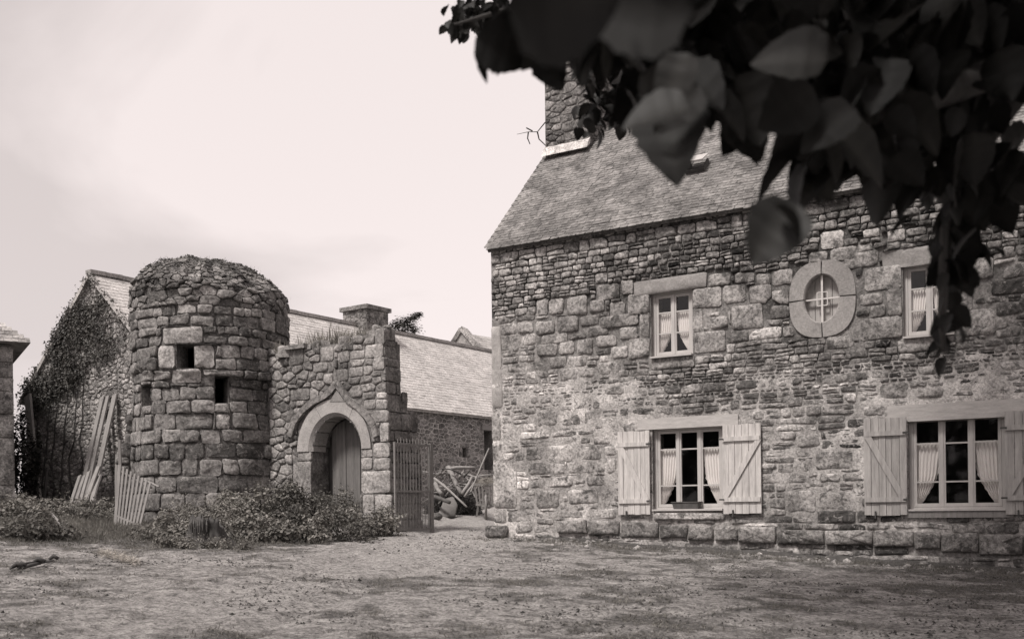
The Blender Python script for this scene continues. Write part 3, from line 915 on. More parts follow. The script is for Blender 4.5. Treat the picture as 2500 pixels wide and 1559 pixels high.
# roof light with a raised lid
KF = Frame(RF.p(skw[0], skw[1], .03), U_h, V_r, N_r)
mb = MB(); mb.tone = .3
mb.fbox(KF, -.17, .17, -.16, -.13, -.03, .05); mb.fbox(KF, -.17, -.14, -.13, .15, -.03, .06); mb.fbox(KF, .14, .17, -.13, .15, -.03, .06)
sk = mb.build('roof_light', M_dkiron, house)
LF = Frame(KF.p(0, .16, .05), U_h, (V_r * math.cos(.25) - N_r * math.sin(.25)).normalized(), (N_r * math.cos(.25) + V_r * math.sin(.25)).normalized())
mb = MB(); mb.tone = .4
mb.fbox(LF, -.18, .18, -.36, .02, .07, .085); mb.build('lid', plain_mat('zinc', .42, .15, 9, .5, (1, 1, 1), .001, .5), sk)

# --- chimney on the near gable
CHD = HDEP / 2
ch_top = HF.uv(1350, 168, -2.35)[1]
ch0, ch1, cw = -2.12, -3.5, .95
mb = MB(); mb.tone = .16
mb.fbox(HF, .0, cw, EAVE + 1.2, ch_top, ch1, ch0)
chim = mb.build('chimney', M_mortar, house)
CF = Frame(HF.p(0, 0, ch0), U_h, Z, N_h)
base_v = EAVE + 2.2
cc = rubble([(0, base_v - .2), (cw, base_v - .2), (cw, ch_top - .12), (0, ch_top - .12)], lambda u, v: .12, 1.8, (), 3000)
lay([(c, None) for c in cc], CF.p, chim, M_stone, lambda u, v: random.uniform(.012, .035), lambda u, v: random.uniform(.08, .2), 300)
CS = Frame(HF.p(cw, 0, ch0), -N_h, Z, U_h)
cc = rubble([(0, base_v - .2), (1.2, base_v - .2), (1.2, ch_top - .12), (0, ch_top - .12)], lambda u, v: .12, 1.8, (), 3000)
lay([(c, None) for c in cc], CS.p, chim, M_stone, lambda u, v: random.uniform(.012, .035), lambda u, v: random.uniform(.08, .2), 300)
mb = MB(); mb.tone = .22
mb.fbox(HF, -.05, cw + .05, ch_top - .12, ch_top, ch1 - .05, ch0 + .06); mb.build('coping', M_stone, chim)
mb = MB(); mb.tone = .5
mb.box8([CF.p(-.02, base_v + .13, .0), CF.p(cw + .02, base_v + .13, .0), CF.p(cw + .02, base_v + .02, .14), CF.p(-.02, base_v + .02, .14),
         CF.p(-.02, base_v + .26, -.02), CF.p(cw + .02, base_v + .26, -.02), CF.p(cw + .02, base_v + .2, .05), CF.p(-.02, base_v + .2, .05)])
mb.build('mortar_flashing', M_mortar, chim)

# ================================================================== ROUND TOWER
K1 = lambda x, y: (x * .496, 600 + y * .496)
TZ, TR = 20.87, 1.5
tc = at_depth(522, 1250, TZ)
tg = ground_z(tc.x, tc.y)
TO = Vector((tc.x, tc.y, tg))
to_cam = (Vector((0, 0, 0)) - Vector((tc.x, tc.y, 0))).normalized()
to_side = Vector((-to_cam.y, to_cam.x, 0))                  # to the right as seen from the camera
tower = thing('round_tower', TO, 'squat ruined round stone tower with grassy crumbled top and slit windows', 'tower')
def t_h(py):                                                # height above the tower's foot of a pixel row on its front
    return EYE + ray(522, py).z * (TZ - TR) - tg
def t_ang(px):
    r = ray(px, 1000); d = Vector((r.x, r.y, 0)).normalized()
    oc_ = Vector((-tc.x, -tc.y, 0)); b_ = d.dot(oc_); c_ = oc_.dot(oc_) - TR * TR
    disc = b_ * b_ - c_
    if disc <= 0: return math.copysign(1.45, px - 522)
    q = d * (-b_ - math.sqrt(disc)) - Vector((tc.x, tc.y, 0))
    return math.atan2(q.dot(to_side), q.dot(to_cam))
LEDGE = t_h(925)
T_H0 = EYE + ray(522, 756).z * TZ - tg
def t_rad(v, ang):
    v2 = v - .28 * max(0, -math.sin(ang)) + .17 * nz(math.sin(ang) * 2.2, math.cos(ang) * 2.2, 1.3, 3) + .07 * nz(ang * 4, v, 1.5, 3)
    if v2 < LEDGE: r = 1.47 + .13 * (1 - min(1, max(0, v2) / LEDGE)) ** 1.4
    else: r = 1.535
    s_ = v2 - T_H0
    if s_ > 0:
        K = ((0, 1), (.2, .975), (.45, .82), (.65, .63), (.8, .45), (.92, .3), (9, .3))
        for (x0, y0), (x1, y1) in zip(K, K[1:]):
            if x0 <= s_ <= x1: r *= y0 + (y1 - y0) * (s_ - x0) / (x1 - x0); break
    return r + .035 * nz(math.sin(ang) * 2, v * 1.1 + math.cos(ang), 1.2, 5)
def t_map(u, v, d):
    a = u / TR; r = t_rad(v, a) + d
    return TO + (to_cam * math.cos(a) + to_side * math.sin(a)) * r + Z * v
def trect(x0, y0, x1, y1):
    return (t_ang(K1(x0, 0)[0]) * TR, t_ang(K1(x1, 0)[0]) * TR, t_h(K1(0, y1)[1]), t_h(K1(0, y0)[1]))
T_HOLES = [trect(876, 484, 960, 600), trect(1060, 637, 1128, 770), trect(690, 668, 742, 772), trect(1352, 672, 1386, 790)]
T_TOP = T_H0 + .9
tu = spaced(-math.pi * TR, math.pi * TR, .12, [x for h in T_HOLES for x in h[:2]])
tv = spaced(-.3, T_TOP, .12, [x for h in T_HOLES for x in h[2:]])
mb = MB(); gidx = {}
def tvt(i, j):
    if (i, j) not in gidx:
        u, v = tu[i % (len(tu) - 1)], tv[j]
        mb.tone = .12 + .04 * nz(u, v, 3)
        gidx[(i, j)] = mb.vert(t_map(u, v, -.02 + .012 * nz(u, v, 5, 2)))
    return gidx[(i, j)]
NU = len(tu) - 1
for i in range(NU):
    for j in range(len(tv) - 1):
        um, vm = (tu[i] + tu[i + 1]) / 2, (tv[j] + tv[j + 1]) / 2
        if any(a < um < b_ and c < vm < d for (a, b_, c, d) in T_HOLES): continue
        mb.face([tvt(i, j), tvt((i + 1) % NU, j), tvt((i + 1) % NU, j + 1), tvt(i, j + 1)])
mb.tone = .13
cv = mb.vert(TO + Z * (T_TOP + .02))
for i in range(NU): mb.face([tvt(i, len(tv) - 1), tvt((i + 1) % NU, len(tv) - 1), cv])
for (a, b_, c, d) in T_HOLES:                               # reveals and a rough back wall
    P = [(a, c), (b_, c), (b_, d), (a, d)]
    for p, q in zip(P, P[1:] + P[:1]):
        mb.quad(t_map(*p, -.02), t_map(*q, -.02), t_map(*q, -.5), t_map(*p, -.5))
twall = mb.build('wall', M_tstone, tower, True)
rows = [(1130, 1212, [715, 775, 870, 1065, 1205, 1360, 1440]), (1045, 1130, [705, 790, 895, 978, 1090, 1165, 1245, 1325, 1435]),
        (970, 1045, [705, 765, 840, 915, 1010, 1155, 1285, 1430]), (900, 968, [705, 795, 890, 985, 1080, 1190, 1335, 1425]),
        (820, 898, [715, 755, 868, 1055, 1135, 1265, 1330, 1415]), (755, 820, [748, 820, 938, 1060, 1128, 1222, 1325, 1382]),
        (690, 755, [745, 795, 880, 967, 1060, 1128, 1245, 1320, 1382]), (652, 690, [745, 765, 835, 915, 995, 1060, 1128, 1185, 1285, 1382]),
        (604, 650, [680, 765, 843, 998, 1195, 1260, 1320, 1406]), (546, 604, [690, 790, 876, 960, 1062, 1155, 1275, 1370, 1406]),
        (486, 546, [690, 755, 790, 876, 960, 1062, 1090, 1180, 1250, 1315, 1400]), (436, 486, [690, 745, 808, 1008, 1125, 1220, 1285, 1400]),
        (392, 436, [700, 785, 808, 1008, 1065, 1110, 1180, 1235, 1305, 1400]), (336, 392, [700, 785, 850, 938, 1055, 1150, 1275, 1345, 1400]),
        (290, 336, [690, 765, 810, 880, 970, 1055, 1150, 1200, 1235, 1285, 1345, 1400])]
T_BIG = [(trect(812, 396, 1006, 480), .31), (trect(795, 486, 872, 602), .33), (trect(963, 486, 1060, 602), .31), (trect(845, 604, 996, 672), .31), (trect(1060, 822, 1132, 898), .42), (trect(1002, 606, 1196, 634), .24)]
tfix = [r for r, t in T_BIG] + T_HOLES
tcells = [(rect_cell(*r, .008), dict(tone=t, proud=.03)) for r, t in T_BIG]
for (y0, y1, xs) in rows:
    v1, v0 = t_h(K1(0, y0)[1]), t_h(K1(0, y1)[1])
    ulist = [t_ang(K1(x, 0)[0]) * TR for x in xs]
    while ulist[0] > -2.9: ulist.insert(0, ulist[0] - random.uniform(.22, .5))
    while ulist[-1] < 2.9: ulist.append(ulist[-1] + random.uniform(.22, .5))
    jo = [(u + random.uniform(-.015, .015)) for u in ulist]
    for a, b_ in zip(jo, jo[1:]):
        if b_ - a < .03: continue
        sv = .02 * math.sin(a * 2)
        r = rect_cell(a, b_, v0 + random.uniform(-.012, .012) + sv * .3, v1 + random.uniform(-.012, .012) + sv * .3, .026)
        r = keep_off(r, ((a + b_) / 2, (v0 + v1) / 2), tfix)
        if len(r) >= 3 and area(r) > .004:
            pr = .03 + random.uniform(-.02, .03) + (.05 if (y0 == 604 and a > -1.2) else 0)
            tcells.append((r, dict(proud=pr)))
vb = t_h(K1(0, 1212)[1])
for k in range(3):                                          # foot courses behind the bushes
    u = -2.9
    while u < 2.9:
        w = random.uniform(.3, .6); tcells.append((rect_cell(u, u + w, vb - .34 * (k + 1), vb - .34 * k), None)); u += w
vt_ = t_h(K1(0, 290)[1])
rc = rubble([(-2.9, vt_), (2.9, vt_), (2.9, T_TOP - .12), (-2.9, T_TOP - .12)], lambda u, v: .115 if v < vt_ + .35 else .07, 1.7, (), 9000)
tcells += [(c, dict(joint=.008, proud=random.uniform(-.01, .07))) for c in rc if random.random() > .06]
lay(tcells, t_map, twall, M_tstone, lambda u, v: random.uniform(.01, .06), lambda u, v: random.choice((random.uniform(.08, .18), random.uniform(.15, .28))) - (.03 if v > vt_ + .3 else 0), 300,
    lambda p: abs(p[0][0]) < 2.4, joint=.011, rough=.02, bulge=.22)
# broken stub of a vanished wall on its left side
SF = Frame(tc + Vector((0, .1, tg - tc.z)), to_side, Z, to_cam)
stub = [SF.uv(312, 690), SF.uv(352, 690), SF.uv(352, 1230), SF.uv(285, 1230), SF.uv(288, 1085), SF.uv(322, 1000), SF.uv(318, 800)]
zs = sorted(stub, key=lambda p: p[1])
mb = MB(); mb.tone = .13
def stub_left(v):
    L = [SF.uv(285, 1230), SF.uv(290, 1085), SF.uv(330, 985), SF.uv(326, 850), SF.uv(316, 760), SF.uv(330, 690)]
    for (a, c), (b_, d) in zip(L, L[1:]):
        if c <= v <= d: return a + (b_ - a) * (v - c) / (d - c)
    return L[-1][0]
v = SF.uv(300, 1240)[1]; vend = SF.uv(330, 695)[1]; right = SF.uv(372, 1000)[0]
scells = []
while v < vend:
    h = random.uniform(.13, .3); lft = stub_left(v + h / 2) + random.uniform(-.06, .06)
    mb.fbox(SF, lft + .05, right, v, v + h + .002, -.5, .12)
    u = lft
    while u < right:
        w = random.uniform(.15, .34)
        scells.append((rect_cell(u, min(u + w, right), v, v + h, .02), None)); u += w
    v += h
so = mb.build('wall_stub', M_tstone, tower)
lay(scells, lambda u, v, d: SF.p(u, v, d + .12), so, M_tstone, lambda u, v: random.uniform(.0, .07), lambda u, v: random.uniform(.10, .2), 300, back=-.06, rough=.02)

# ================================================================== RUINED WALL WITH ARCHED DOOR
K2 = lambda x, y: (600 + x * .43, 700 + y * .43)
Pc = at_depth(948, 1100, 18.6)
WALL_L = 2.95
wo = Pc - U_h * WALL_L
WO = Vector((wo.x, wo.y, ground_z(wo.x, wo.y) - .05))
WF = Frame(WO, U_h, Z, N_h)
gate_wall = thing('gateway_ruin', WO, 'ruined stone wall with ogee-hooded round-arched doorway beside the round tower', 'wall')
ARC = prect(WF, K2(378, 745), K2(652, 920))                 # opening, crown to springing
a_u, a_r = (ARC[0] + ARC[1]) / 2, (ARC[1] - ARC[0]) / 2
a_sp = ARC[2]; a_h = ARC[3] - ARC[2]
def in_arch(u, v, g=0.0):
    if abs(u - a_u) > a_r + g: return False
    if v < a_sp: return True
    return ((u - a_u) / (a_r + g)) ** 2 + ((v - a_sp) / (a_h + g)) ** 2 < 1
def w_top(u):
    pts = [WF.uv(*K2(*q)) for q in ((215, 345), (345, 335), (430, 300), (560, 285), (690, 240), (745, 232), (800, 236))]
    if u <= pts[0][0]: return pts[0][1]
    for (a, c), (b_, d) in zip(pts, pts[1:]):
        if a <= u <= b_: return c + (d - c) * (u - a) / (b_ - a)
    return pts[-1][1]
def w_rag(u): return w_top(u) - .05 + .09 * nz(u, 1.0, 3.1, 6) + .06 * nz(u, 5.0, 8.0, 3) - .22 * max(0, (u - WALL_L + .35) / .35) ** 2
def w_corner(v):                                            # the end of the wall leans a little
    (ua, va), (ub, vb2) = WF.uv(*K2(783, 240)), WF.uv(*K2(806, 1330))
    return ub + (ua - ub) * (v - vb2) / (va - vb2)
gus = spaced(-.3, WALL_L + .12, .05); gvs = spaced(-.5, 4.2, .05)
mb = MB(); idx2 = {}
WT = .5
def wvt(i, j, k):
    if (i, j, k) not in idx2:
        u, v = gus[i], gvs[j]
        mb.tone = .16 + .05 * nz(u, v, 4)
        idx2[(i, j, k)] = mb.vert(WF.p(u, v, (.008 * nz(u, v, 6) if k == 0 else -WT)))
    return idx2[(i, j, k)]
solid = {}
for i in range(len(gus) - 1):
    for j in range(len(gvs) - 1):
        um, vm = (gus[i] + gus[i + 1]) / 2, (gvs[j] + gvs[j + 1]) / 2
        if in_arch(um, vm, .02) or vm > w_rag(um) - .03 or um > w_corner(vm) - .02: continue
        solid[(i, j)] = 1
for (i, j) in solid:
    mb.face([wvt(i, j, 0), wvt(i + 1, j, 0), wvt(i + 1, j + 1, 0), wvt(i, j + 1, 0)])
    mb.face([wvt(i, j, 1), wvt(i, j + 1, 1), wvt(i + 1, j + 1, 1), wvt(i + 1, j, 1)])
    for (di, dj, e) in ((1, 0, ((1, 0), (1, 1))), (-1, 0, ((0, 1), (0, 0))), (0, 1, ((1, 1), (0, 1))), (0, -1, ((0, 0), (1, 0)))):
        if (i + di, j + dj) not in solid:
            (a, b_), (c, d) = e
            mb.face([wvt(i + a, j + b_, 0), wvt(i + a, j + b_, 1), wvt(i + c, j + d, 1), wvt(i + c, j + d, 0)])
gwall = mb.build('wall', M_tstone, gate_wall)
def wr(x0, y0, x1, y1): return prect(WF, K2(x0, y0), K2(x1, y1))
wfx = []
for q, t in (((298, 926, 376, 988), .27), ((270, 992, 376, 1330), .24), ((657, 920, 722, 965), .33), ((657, 970, 722, 1036), .32), ((727, 885, 820, 966), .33), ((727, 972, 822, 1038), .31),
             ((657, 1045, 826, 1168), .33), ((665, 1175, 733, 1292), .34), ((737, 1177, 834, 1312), .37), ((657, 1296, 840, 1370), .2), ((680, 332, 784, 398), .31), ((722, 402, 790, 468), .28), ((745, 602, 800, 632), .42),
             ((740, 640, 804, 692), .33), ((712, 700, 810, 764), .31), ((762, 770, 815, 880), .38), ((672, 640, 740, 690), .26), ((595, 365, 678, 405), .25), ((525, 370, 590, 425), .27), ((425, 345, 500, 420), .26),
             ((500, 470, 585, 530), .23), ((585, 460, 670, 505), .25), ((255, 580, 365, 640), .24), ((385, 430, 470, 480), .24), ((245, 345, 330, 440), .2), ((735, 240, 790, 328), .22)):
    wfx.append((wr(*q), t))
AO = prect(WF, K2(296, 655), K2(716, 920))                  # outer edge of the arch ring
o_r, o_h = (AO[1] - AO[0]) / 2, AO[3] - a_sp
o_u = (AO[0] + AO[1]) / 2
ringbox = [(o_u - o_r, o_u + o_r, a_sp - .01, a_sp + o_h * .72), (o_u - o_r * .78, o_u + o_r * .78, a_sp, a_sp + o_h), (a_u - a_r, a_u + a_r, -1, a_sp)]
wc = rubble([(.05, -.4), (WALL_L + .05, -.4), (WALL_L - .05, 4.1), (.05, 4.1)], lambda u, v: .12, 1.5, [r for r, t in wfx] + ringbox, 7000)
wcells = [(rect_cell(*r, .008), dict(tone=t, proud=.022, joint=.007, rough=.008)) for r, t in wfx]
for c in wc:
    cx, cy = sum(p[0] for p in c) / len(c), sum(p[1] for p in c) / len(c)
    if cy < w_rag(cx) and cx < w_corner(cy): wcells.append((c, None))
lay(wcells, WF.p, gwall, M_tstone, lambda u, v: random.uniform(.01, .055), lambda u, v: random.uniform(.12, .34), 300, joint=.013, rough=.016)
# arch ring of three smooth voussoirs with a chamfered edge
nseg = 36
for (s0, s1) in ((0, .31), (.31, .66), (.66, 1)):
    mb = MB(); mb.tone = random.uniform(.34, .38); ring = []
    kk = 12
    for i in range(kk + 1):
        th = math.pi * (s0 + (s1 - s0) * i / kk) + (.006 if i == 0 else -.006 if i == kk else 0)
        ca, sa = math.cos(th), math.sin(th)
        O = (o_u + o_r * ca, a_sp + o_h * sa); I = (a_u + a_r * ca, a_sp + a_h * sa)
        C_ = (I[0] + (O[0] - I[0]) * .22, I[1] + (O[1] - I[1]) * .22)
        ring.append([mb.vert(WF.p(*O, -.05)), mb.vert(WF.p(*O, .04)), mb.vert(WF.p(*C_, .045)), mb.vert(WF.p(*I, -.02)), mb.vert(WF.p(*I, -.38))])
    for r0, r1 in zip(ring, ring[1:]):
        for k in range(4): mb.face([r0[k], r1[k], r1[k + 1], r0[k + 1]])
    mb.face(ring[0]); mb.face(ring[-1][::-1])
    mb.build('voussoir', M_dressed, gwall)
# hood mould rising to an ogee point
mb = MB(); mb.tone = .2
hood = [(262, 850), (285, 770), (330, 705), (390, 655), (450, 625), (490, 595), (525, 548), (558, 590), (590, 640), (650, 680), (700, 735), (735, 790), (752, 850)]
hp = [WF.uv(*K2(*q)) for q in hood]
for (a, b_) in zip(hp, hp[1:]):
    mb.bar(WF.p(*a, .045), WF.p(*b_, .045), .12, .075, N_h)
mb.build('hood_mould', M_tstone, gwall)
mb = MB(); mb.tone = .27
tri = [WF.uv(*K2(*q)) for q in ((485, 652), (525, 585), (568, 650))]
mb.face([mb.vert(WF.p(*q, .05)) for q in tri][::-1]); 
for p, q in zip(tri, tri[1:] + tri[:1]): mb.quad(WF.p(*p, -.02), WF.p(*q, -.02), WF.p(*q, .05), WF.p(*p, .05))
mb.build('finial_stone', M_dressed, gwall)
# plank door set deep in the opening
dw = 2 * a_r / 3
door = bpy.data.objects.new('door', None); col.objects.link(door); door.parent = gate_wall
dl = WF.p(a_u, 0, -.4); door.location = dl - WO; door['_w'] = list(dl)
for i in range(3):
    a, b_ = a_u - a_r + .12 + i * (2 * a_r - .12) / 3, a_u - a_r + .12 + (i + 1) * (2 * a_r - .12) / 3
    def ah(u): return a_sp + a_h * math.sqrt(max(.05, 1 - ((u - a_u) / (a_r + .03)) ** 2)) - .015
    mb = MB(); a += .006; b_ -= .006; m_ = (a + b_) / 2; dd = random.uniform(-.006, .006)
    for (p, q) in ((a, m_), (m_, b_)):
        mb.box8([WF.p(p, -.2, -.46 + dd), WF.p(q, -.2, -.46 + dd), WF.p(q, -.2, -.43 + dd), WF.p(p, -.2, -.43 + dd),
                 WF.p(p, ah(p), -.46 + dd), WF.p(q, ah(q), -.46 + dd), WF.p(q, ah(q), -.43 + dd), WF.p(p, ah(p), -.43 + dd)])
    mb.build('plank', M_doorwood, door)
mb = MB(); mb.fbox(WF, a_u - a_r + .1, a_u + a_r, .5, .6, -.5, -.465); mb.fbox(WF, a_u - a_r + .1, a_u + a_r, 1.35, 1.45, -.5, -.465); mb.build('ledge', M_oldwood, door)
mb = MB(); mb.fbox(WF, a_u - a_r - .1, a_u + a_r + .1, -.3, a_sp + a_h + .1, -.62, -.56); mb.tone = .05
mb.build('inner_boarding', M_dkwood, gate_wall)
# the end of the wall: a return of squared blocks, stepped where it has fallen
EF = Frame(Vector((Pc.x, Pc.y, WO.z)), -N_h, Z, U_h)
steps = []
for (py0, py1, pxr) in ((1300, 1165, 1034), (1165, 1075, 1032), (1075, 1003, 1027), (1003, 960, 1002), (960, 872, 984), (872, 830, 974), (830, 803, 962)):
    v0, v1 = EF.uv(955, py0)[1], EF.uv(955, py1)[1]
    steps.append((v0, v1, max(.3, EF.uv(pxr, (py0 + py1) / 2)[0])))
mb = MB(); mb.tone = .15
ecells = []
for (v0, v1, dep) in steps:
    v0 = max(v0, -.3)
    lean = w_corner((v0 + v1) / 2) - WALL_L
    mb.box8([EF.p(0.03, v0, -.5), EF.p(dep, v0, -.5), EF.p(dep, v0, lean - .03), EF.p(.03, v0, lean - .03), EF.p(.03, v1, -.5), EF.p(dep, v1, -.5), EF.p(dep, v1, lean - .03), EF.p(.03, v1, lean - .03)])
    v = v0
    while v < v1 - .02:
        h = min(random.uniform(.17, .34), v1 - v)
        if v1 - v - h < .09: h = v1 - v
        u = 0.0
        while u < dep - .02:
            w = min(random.uniform(.25, .6), dep - u)
            if dep - u - w < .12: w = dep - u
            ecells.append((rect_cell(u, u + w, v, v + h, .014), None)); u += w
        v += h
ret = mb.build('return_wall', M_tstone, gate_wall)
lay(ecells, lambda u, v, d: EF.p(u, v, d + (w_corner(v) - WALL_L)), ret, M_tstone, lambda u, v: random.uniform(.0, .03), lambda u, v: random.uniform(.16, .26), 300, rough=.012)
# loose stones along the broken top
for i in range(34):
    u = random.uniform(.1, WALL_L - .05); s_ = random.uniform(.07, .16)
    mb = MB(); mb.tone = random.uniform(.15, .3)
    c = WF.p(u, w_rag(u) - .03, -random.uniform(.0, .4))
    TF = Frame(c, Vector((random.uniform(-1, 1), random.uniform(-1, 1), .1)), Vector((random.uniform(-.3, .3), random.uniform(-.3, .3), 1)), Vector((1, 0, 0)))
    fr_ = Frame(c, Vector((1, 0, 0)), Vector((0, 1, 0)), Z)
    stone(mb, [(-s_, -s_ * .7), (s_ * .8, -s_ * .8), (s_, s_ * .6), (-s_ * .7, s_ * .7)], fr_.p, s_ * .8, mb.tone, back=-.1, rough=.03)
    mb.build('cap_stone', M_tstone, gwall, True)
for (v0, v1, dep) in steps:                                 # rubble lying on the fallen steps
    for j in range(3):
        s_ = random.uniform(.07, .13); mb = MB(); c = EF.p(dep - random.uniform(.02, .16), v1 - .02, -random.uniform(.02, .4)); fr_ = Frame(c, Vector((.8, .6, 0)), Vector((-.6, .8, 0)), Z)
        stone(mb, [(-s_, -s_ * .7), (s_ * .8, -s_ * .8), (s_, s_ * .6), (-s_ * .7, s_ * .7)], fr_.p, s_ * .9, random.uniform(.12, .26), back=-.1, rough=.03); mb.build('cap_stone', M_tstone, ret, True)
slab = wr(240, 318, 350, 342)
mb = MB(); mb.tone = .24; mb.fbox(WF, slab[0], slab[1], slab[2] - .02, slab[2] + .06, -.45, .1); mb.build('cap_slab', M_tstone, gwall)

# ================================================================== LONG BARN behind the tower
B_ = math.radians(36)
R_b = Vector((math.sin(B_), math.cos(B_), 0)); G_b = Vector((math.cos(B_), -math.sin(B_), 0))
apex = at_depth(224, 668, 25.0)
bg = ground_z(apex.x, apex.y)
BO = Vector((apex.x, apex.y, bg - .1))
HW = 3.05
ridge_h = apex.z - BO.z
barn = thing('long_barn', BO, 'long stone barn with ivy-clad gable and pale weathered slate roof behind the tower', 'barn')
GF = Frame(BO, G_b, Z, -R_b)
eave_h = ridge_h - HW * math.tan(math.radians(42))
mb = MB(); BL = 17.0
mb.tone = .2
mb.poly([GF.p(-HW, -.4), GF.p(HW, -.4), GF.p(HW, eave_h), GF.p(0, ridge_h), GF.p(-HW, eave_h)])
mb.poly([GF.p(-HW, -.4, -BL), GF.p(-HW, eave_h, -BL), GF.p(0, ridge_h, -BL), GF.p(HW, eave_h, -BL), GF.p(HW, -.4, -BL)])
mb.quad(GF.p(-HW, -.4), GF.p(-HW, eave_h), GF.p(-HW, eave_h, -BL), GF.p(-HW, -.4, -BL))
SFb = Frame(GF.p(HW, 0, 0), R_b, Z, G_b)                    # long side towards the path
bw = [prect(SFb, K2(1228, 912), K2(1254, 968)), prect(SFb, K2(1352, 812), K2(1408, 1040))]
bwall = mb.build('gable_wall', M_mortar, barn)
bus = spaced(0, BL, .25, [x for h in bw for x in h[:2]]); bvs = spaced(-.4, eave_h, .25, [x for h in bw for x in h[2:]])
cm = core_grid(SFb, bus, bvs, lambda u, v: any(a < u < b_ and c < v < d for (a, b_, c, d) in bw), lambda u, v: .004 * nz(u, v, 3), lambda u, v: .36 + .06 * nz(u, v, 1.5), bw, .5)
bside = cm.build('side_wall', M_mortar, barn)
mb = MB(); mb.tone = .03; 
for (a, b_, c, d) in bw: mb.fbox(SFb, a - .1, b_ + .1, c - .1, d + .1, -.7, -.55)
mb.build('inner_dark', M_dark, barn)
mb = MB(); r = bw[1]; mb.fbox(SFb, r[0] - .15, r[1] + .15, r[3], r[3] + .16, -.05, .05); mb.build('lintel', M_oldwood, bside)
r = bw[0]
for (a, b_, c, d) in ((r[0] - .16, r[0], r[2], r[3]), (r[1], r[1] + .18, r[2], r[3]), (r[0] - .1, r[1] + .15, r[3], r[3] + .16)):
    mb = MB(); stone(mb, rect_cell(a, b_, c, d, .003), SFb.p, .03, .2, rough=.004); mb.build('stone', M_stone, bside, True)
bfix = bw + [(r[0] - .17, r[1] + .19, r[2], r[3] + .17)]
bc = rubble([(3.5, -.3), (14.5, -.3), (14.5, eave_h - .02), (3.5, eave_h - .02)], lambda u, v: .10, 1.8, bfix, 20000)
lay([(c, None) for c in bc], SFb.p, bside, M_stone, lambda u, v: random.uniform(.006, .02), lambda u, v: random.uniform(.12, .23), 60, lambda p: 7.5 < p[0][0] < 12.5, joint=.024)
bc = rubble([(-HW, -.3), (HW, -.3), (HW, eave_h), (0, ridge_h), (-HW, eave_h)], lambda u, v: .085, 1.5, (), 15000)
lay([(c, None) for c in bc], GF.p, bwall, M_stone, lambda u, v: random.uniform(.008, .03), lambda u, v: random.uniform(.2, .4), 60, joint=.014)
def slate_roof(F, L, H, parent, mat, ex, w0, tones, name='roof', sag=0.0, thick=.012, skipbase=False):
    mb = MB(); mb.tone = sum(tones) / 2
    mb.fbox(F, 0, L, 0.02, H, -.08, 0.0)
    ro = mb.build(name, mat, parent)
    mb = MB()
    for r in range(int(H / ex)):
        v = r * ex; u = -random.uniform(0, w0)
        while u < L:
            w = w0 * random.uniform(.75, 1.3); a, b_ = max(u, 0), min(u + w - .006, L)
            if b_ - a > .03:
                mb.tone = random.uniform(*tones); t = random.uniform(0, thick * .7); dv = random.uniform(-.012, .012)
                lf, hf = v + dv, min(v + ex * 1.9, H)
                P = [F.p(a, lf, .012 + t), F.p(b_, lf, .012 + t), F.p(b_, hf, .001), F.p(a, hf, .001)]
                Q = [F.p(a, lf, .012 + t + thick), F.p(b_, lf, .012 + t + thick), F.p(b_, hf, .001 + thick), F.p(a, hf, .001 + thick)]
                mb.box8([P[0], P[1], P[2], P[3], Q[0], Q[1], Q[2], Q[3]])
            u += w
    mb.build('slates', mat, ro, False, 'stuff')
    return ro
pb = math.radians(42)
ov = .22
BRF = Frame(GF.p(HW + ov, eave_h - ov * math.tan(pb), .1), R_b, (-G_b) * math.cos(pb) + Z * math.sin(pb), G_b * math.sin(pb) + Z * math.cos(pb))
BRL = Frame(GF.p(-HW - ov, eave_h - ov * math.tan(pb), -BL - .1), -R_b, G_b * math.cos(pb) + Z * math.sin(pb), -G_b * math.sin(pb) + Z * math.cos(pb))
RLb = (HW + ov) / math.cos(pb)
slate_roof(BRF, BL + .2, RLb, barn, M_barnslate, .15, .22, (.42, .47))
slate_roof(BRL, BL + .2, RLb, barn, M_barnslate, .15, .22, (.42, .47))
mb = MB(); mb.tone = .3
k = 0
while k < 38:
    mb.bar(GF.p(0, ridge_h + .03, .1 - k * .45), GF.p(0, ridge_h + .035 + random.uniform(-.01, .01), .1 - (k + 1) * .45 + .01), .22, .1); k += 1
mb.build('ridge_tile', M_barnslate, barn)
# barn chimney
bt = 9.2
mb = MB(); mb.tone = .2
CBF = Frame(GF.p(0, 0, -bt), G_b, Z, -R_b)
ct = CBF.uv(878, 745)[1]
mb.fbox(CBF, -.52, .52, ridge_h - .8, ct - .12, -1.0, 0); 
bch = mb.build('chimney', M_stone, barn)
mb = MB(); mb.tone = .2; mb.fbox(CBF, -.6, .6, ct - .13, ct, -1.08, .08); mb.build('coping', M_stone, bch)
for fr_, ln in ((CBF, None), (Frame(CBF.p(.52, 0, 0), R_b, Z, G_b), 1)):
    rg = [(-.52, ridge_h - .7), (.52, ridge_h - .7), (.52, ct - .14), (-.52, ct - .14)] if ln is None else [(0, ridge_h - .7), (1, ridge_h - .7), (1, ct - .14), (0, ct - .14)]
    cc = rubble(rg, lambda u, v: .11, 1.8, (), 900)
    lay([(c, None) for c in cc], fr_.p, bch, M_stone, lambda u, v: random.uniform(.01, .03), lambda u, v: random.uniform(.13, .25), 60)

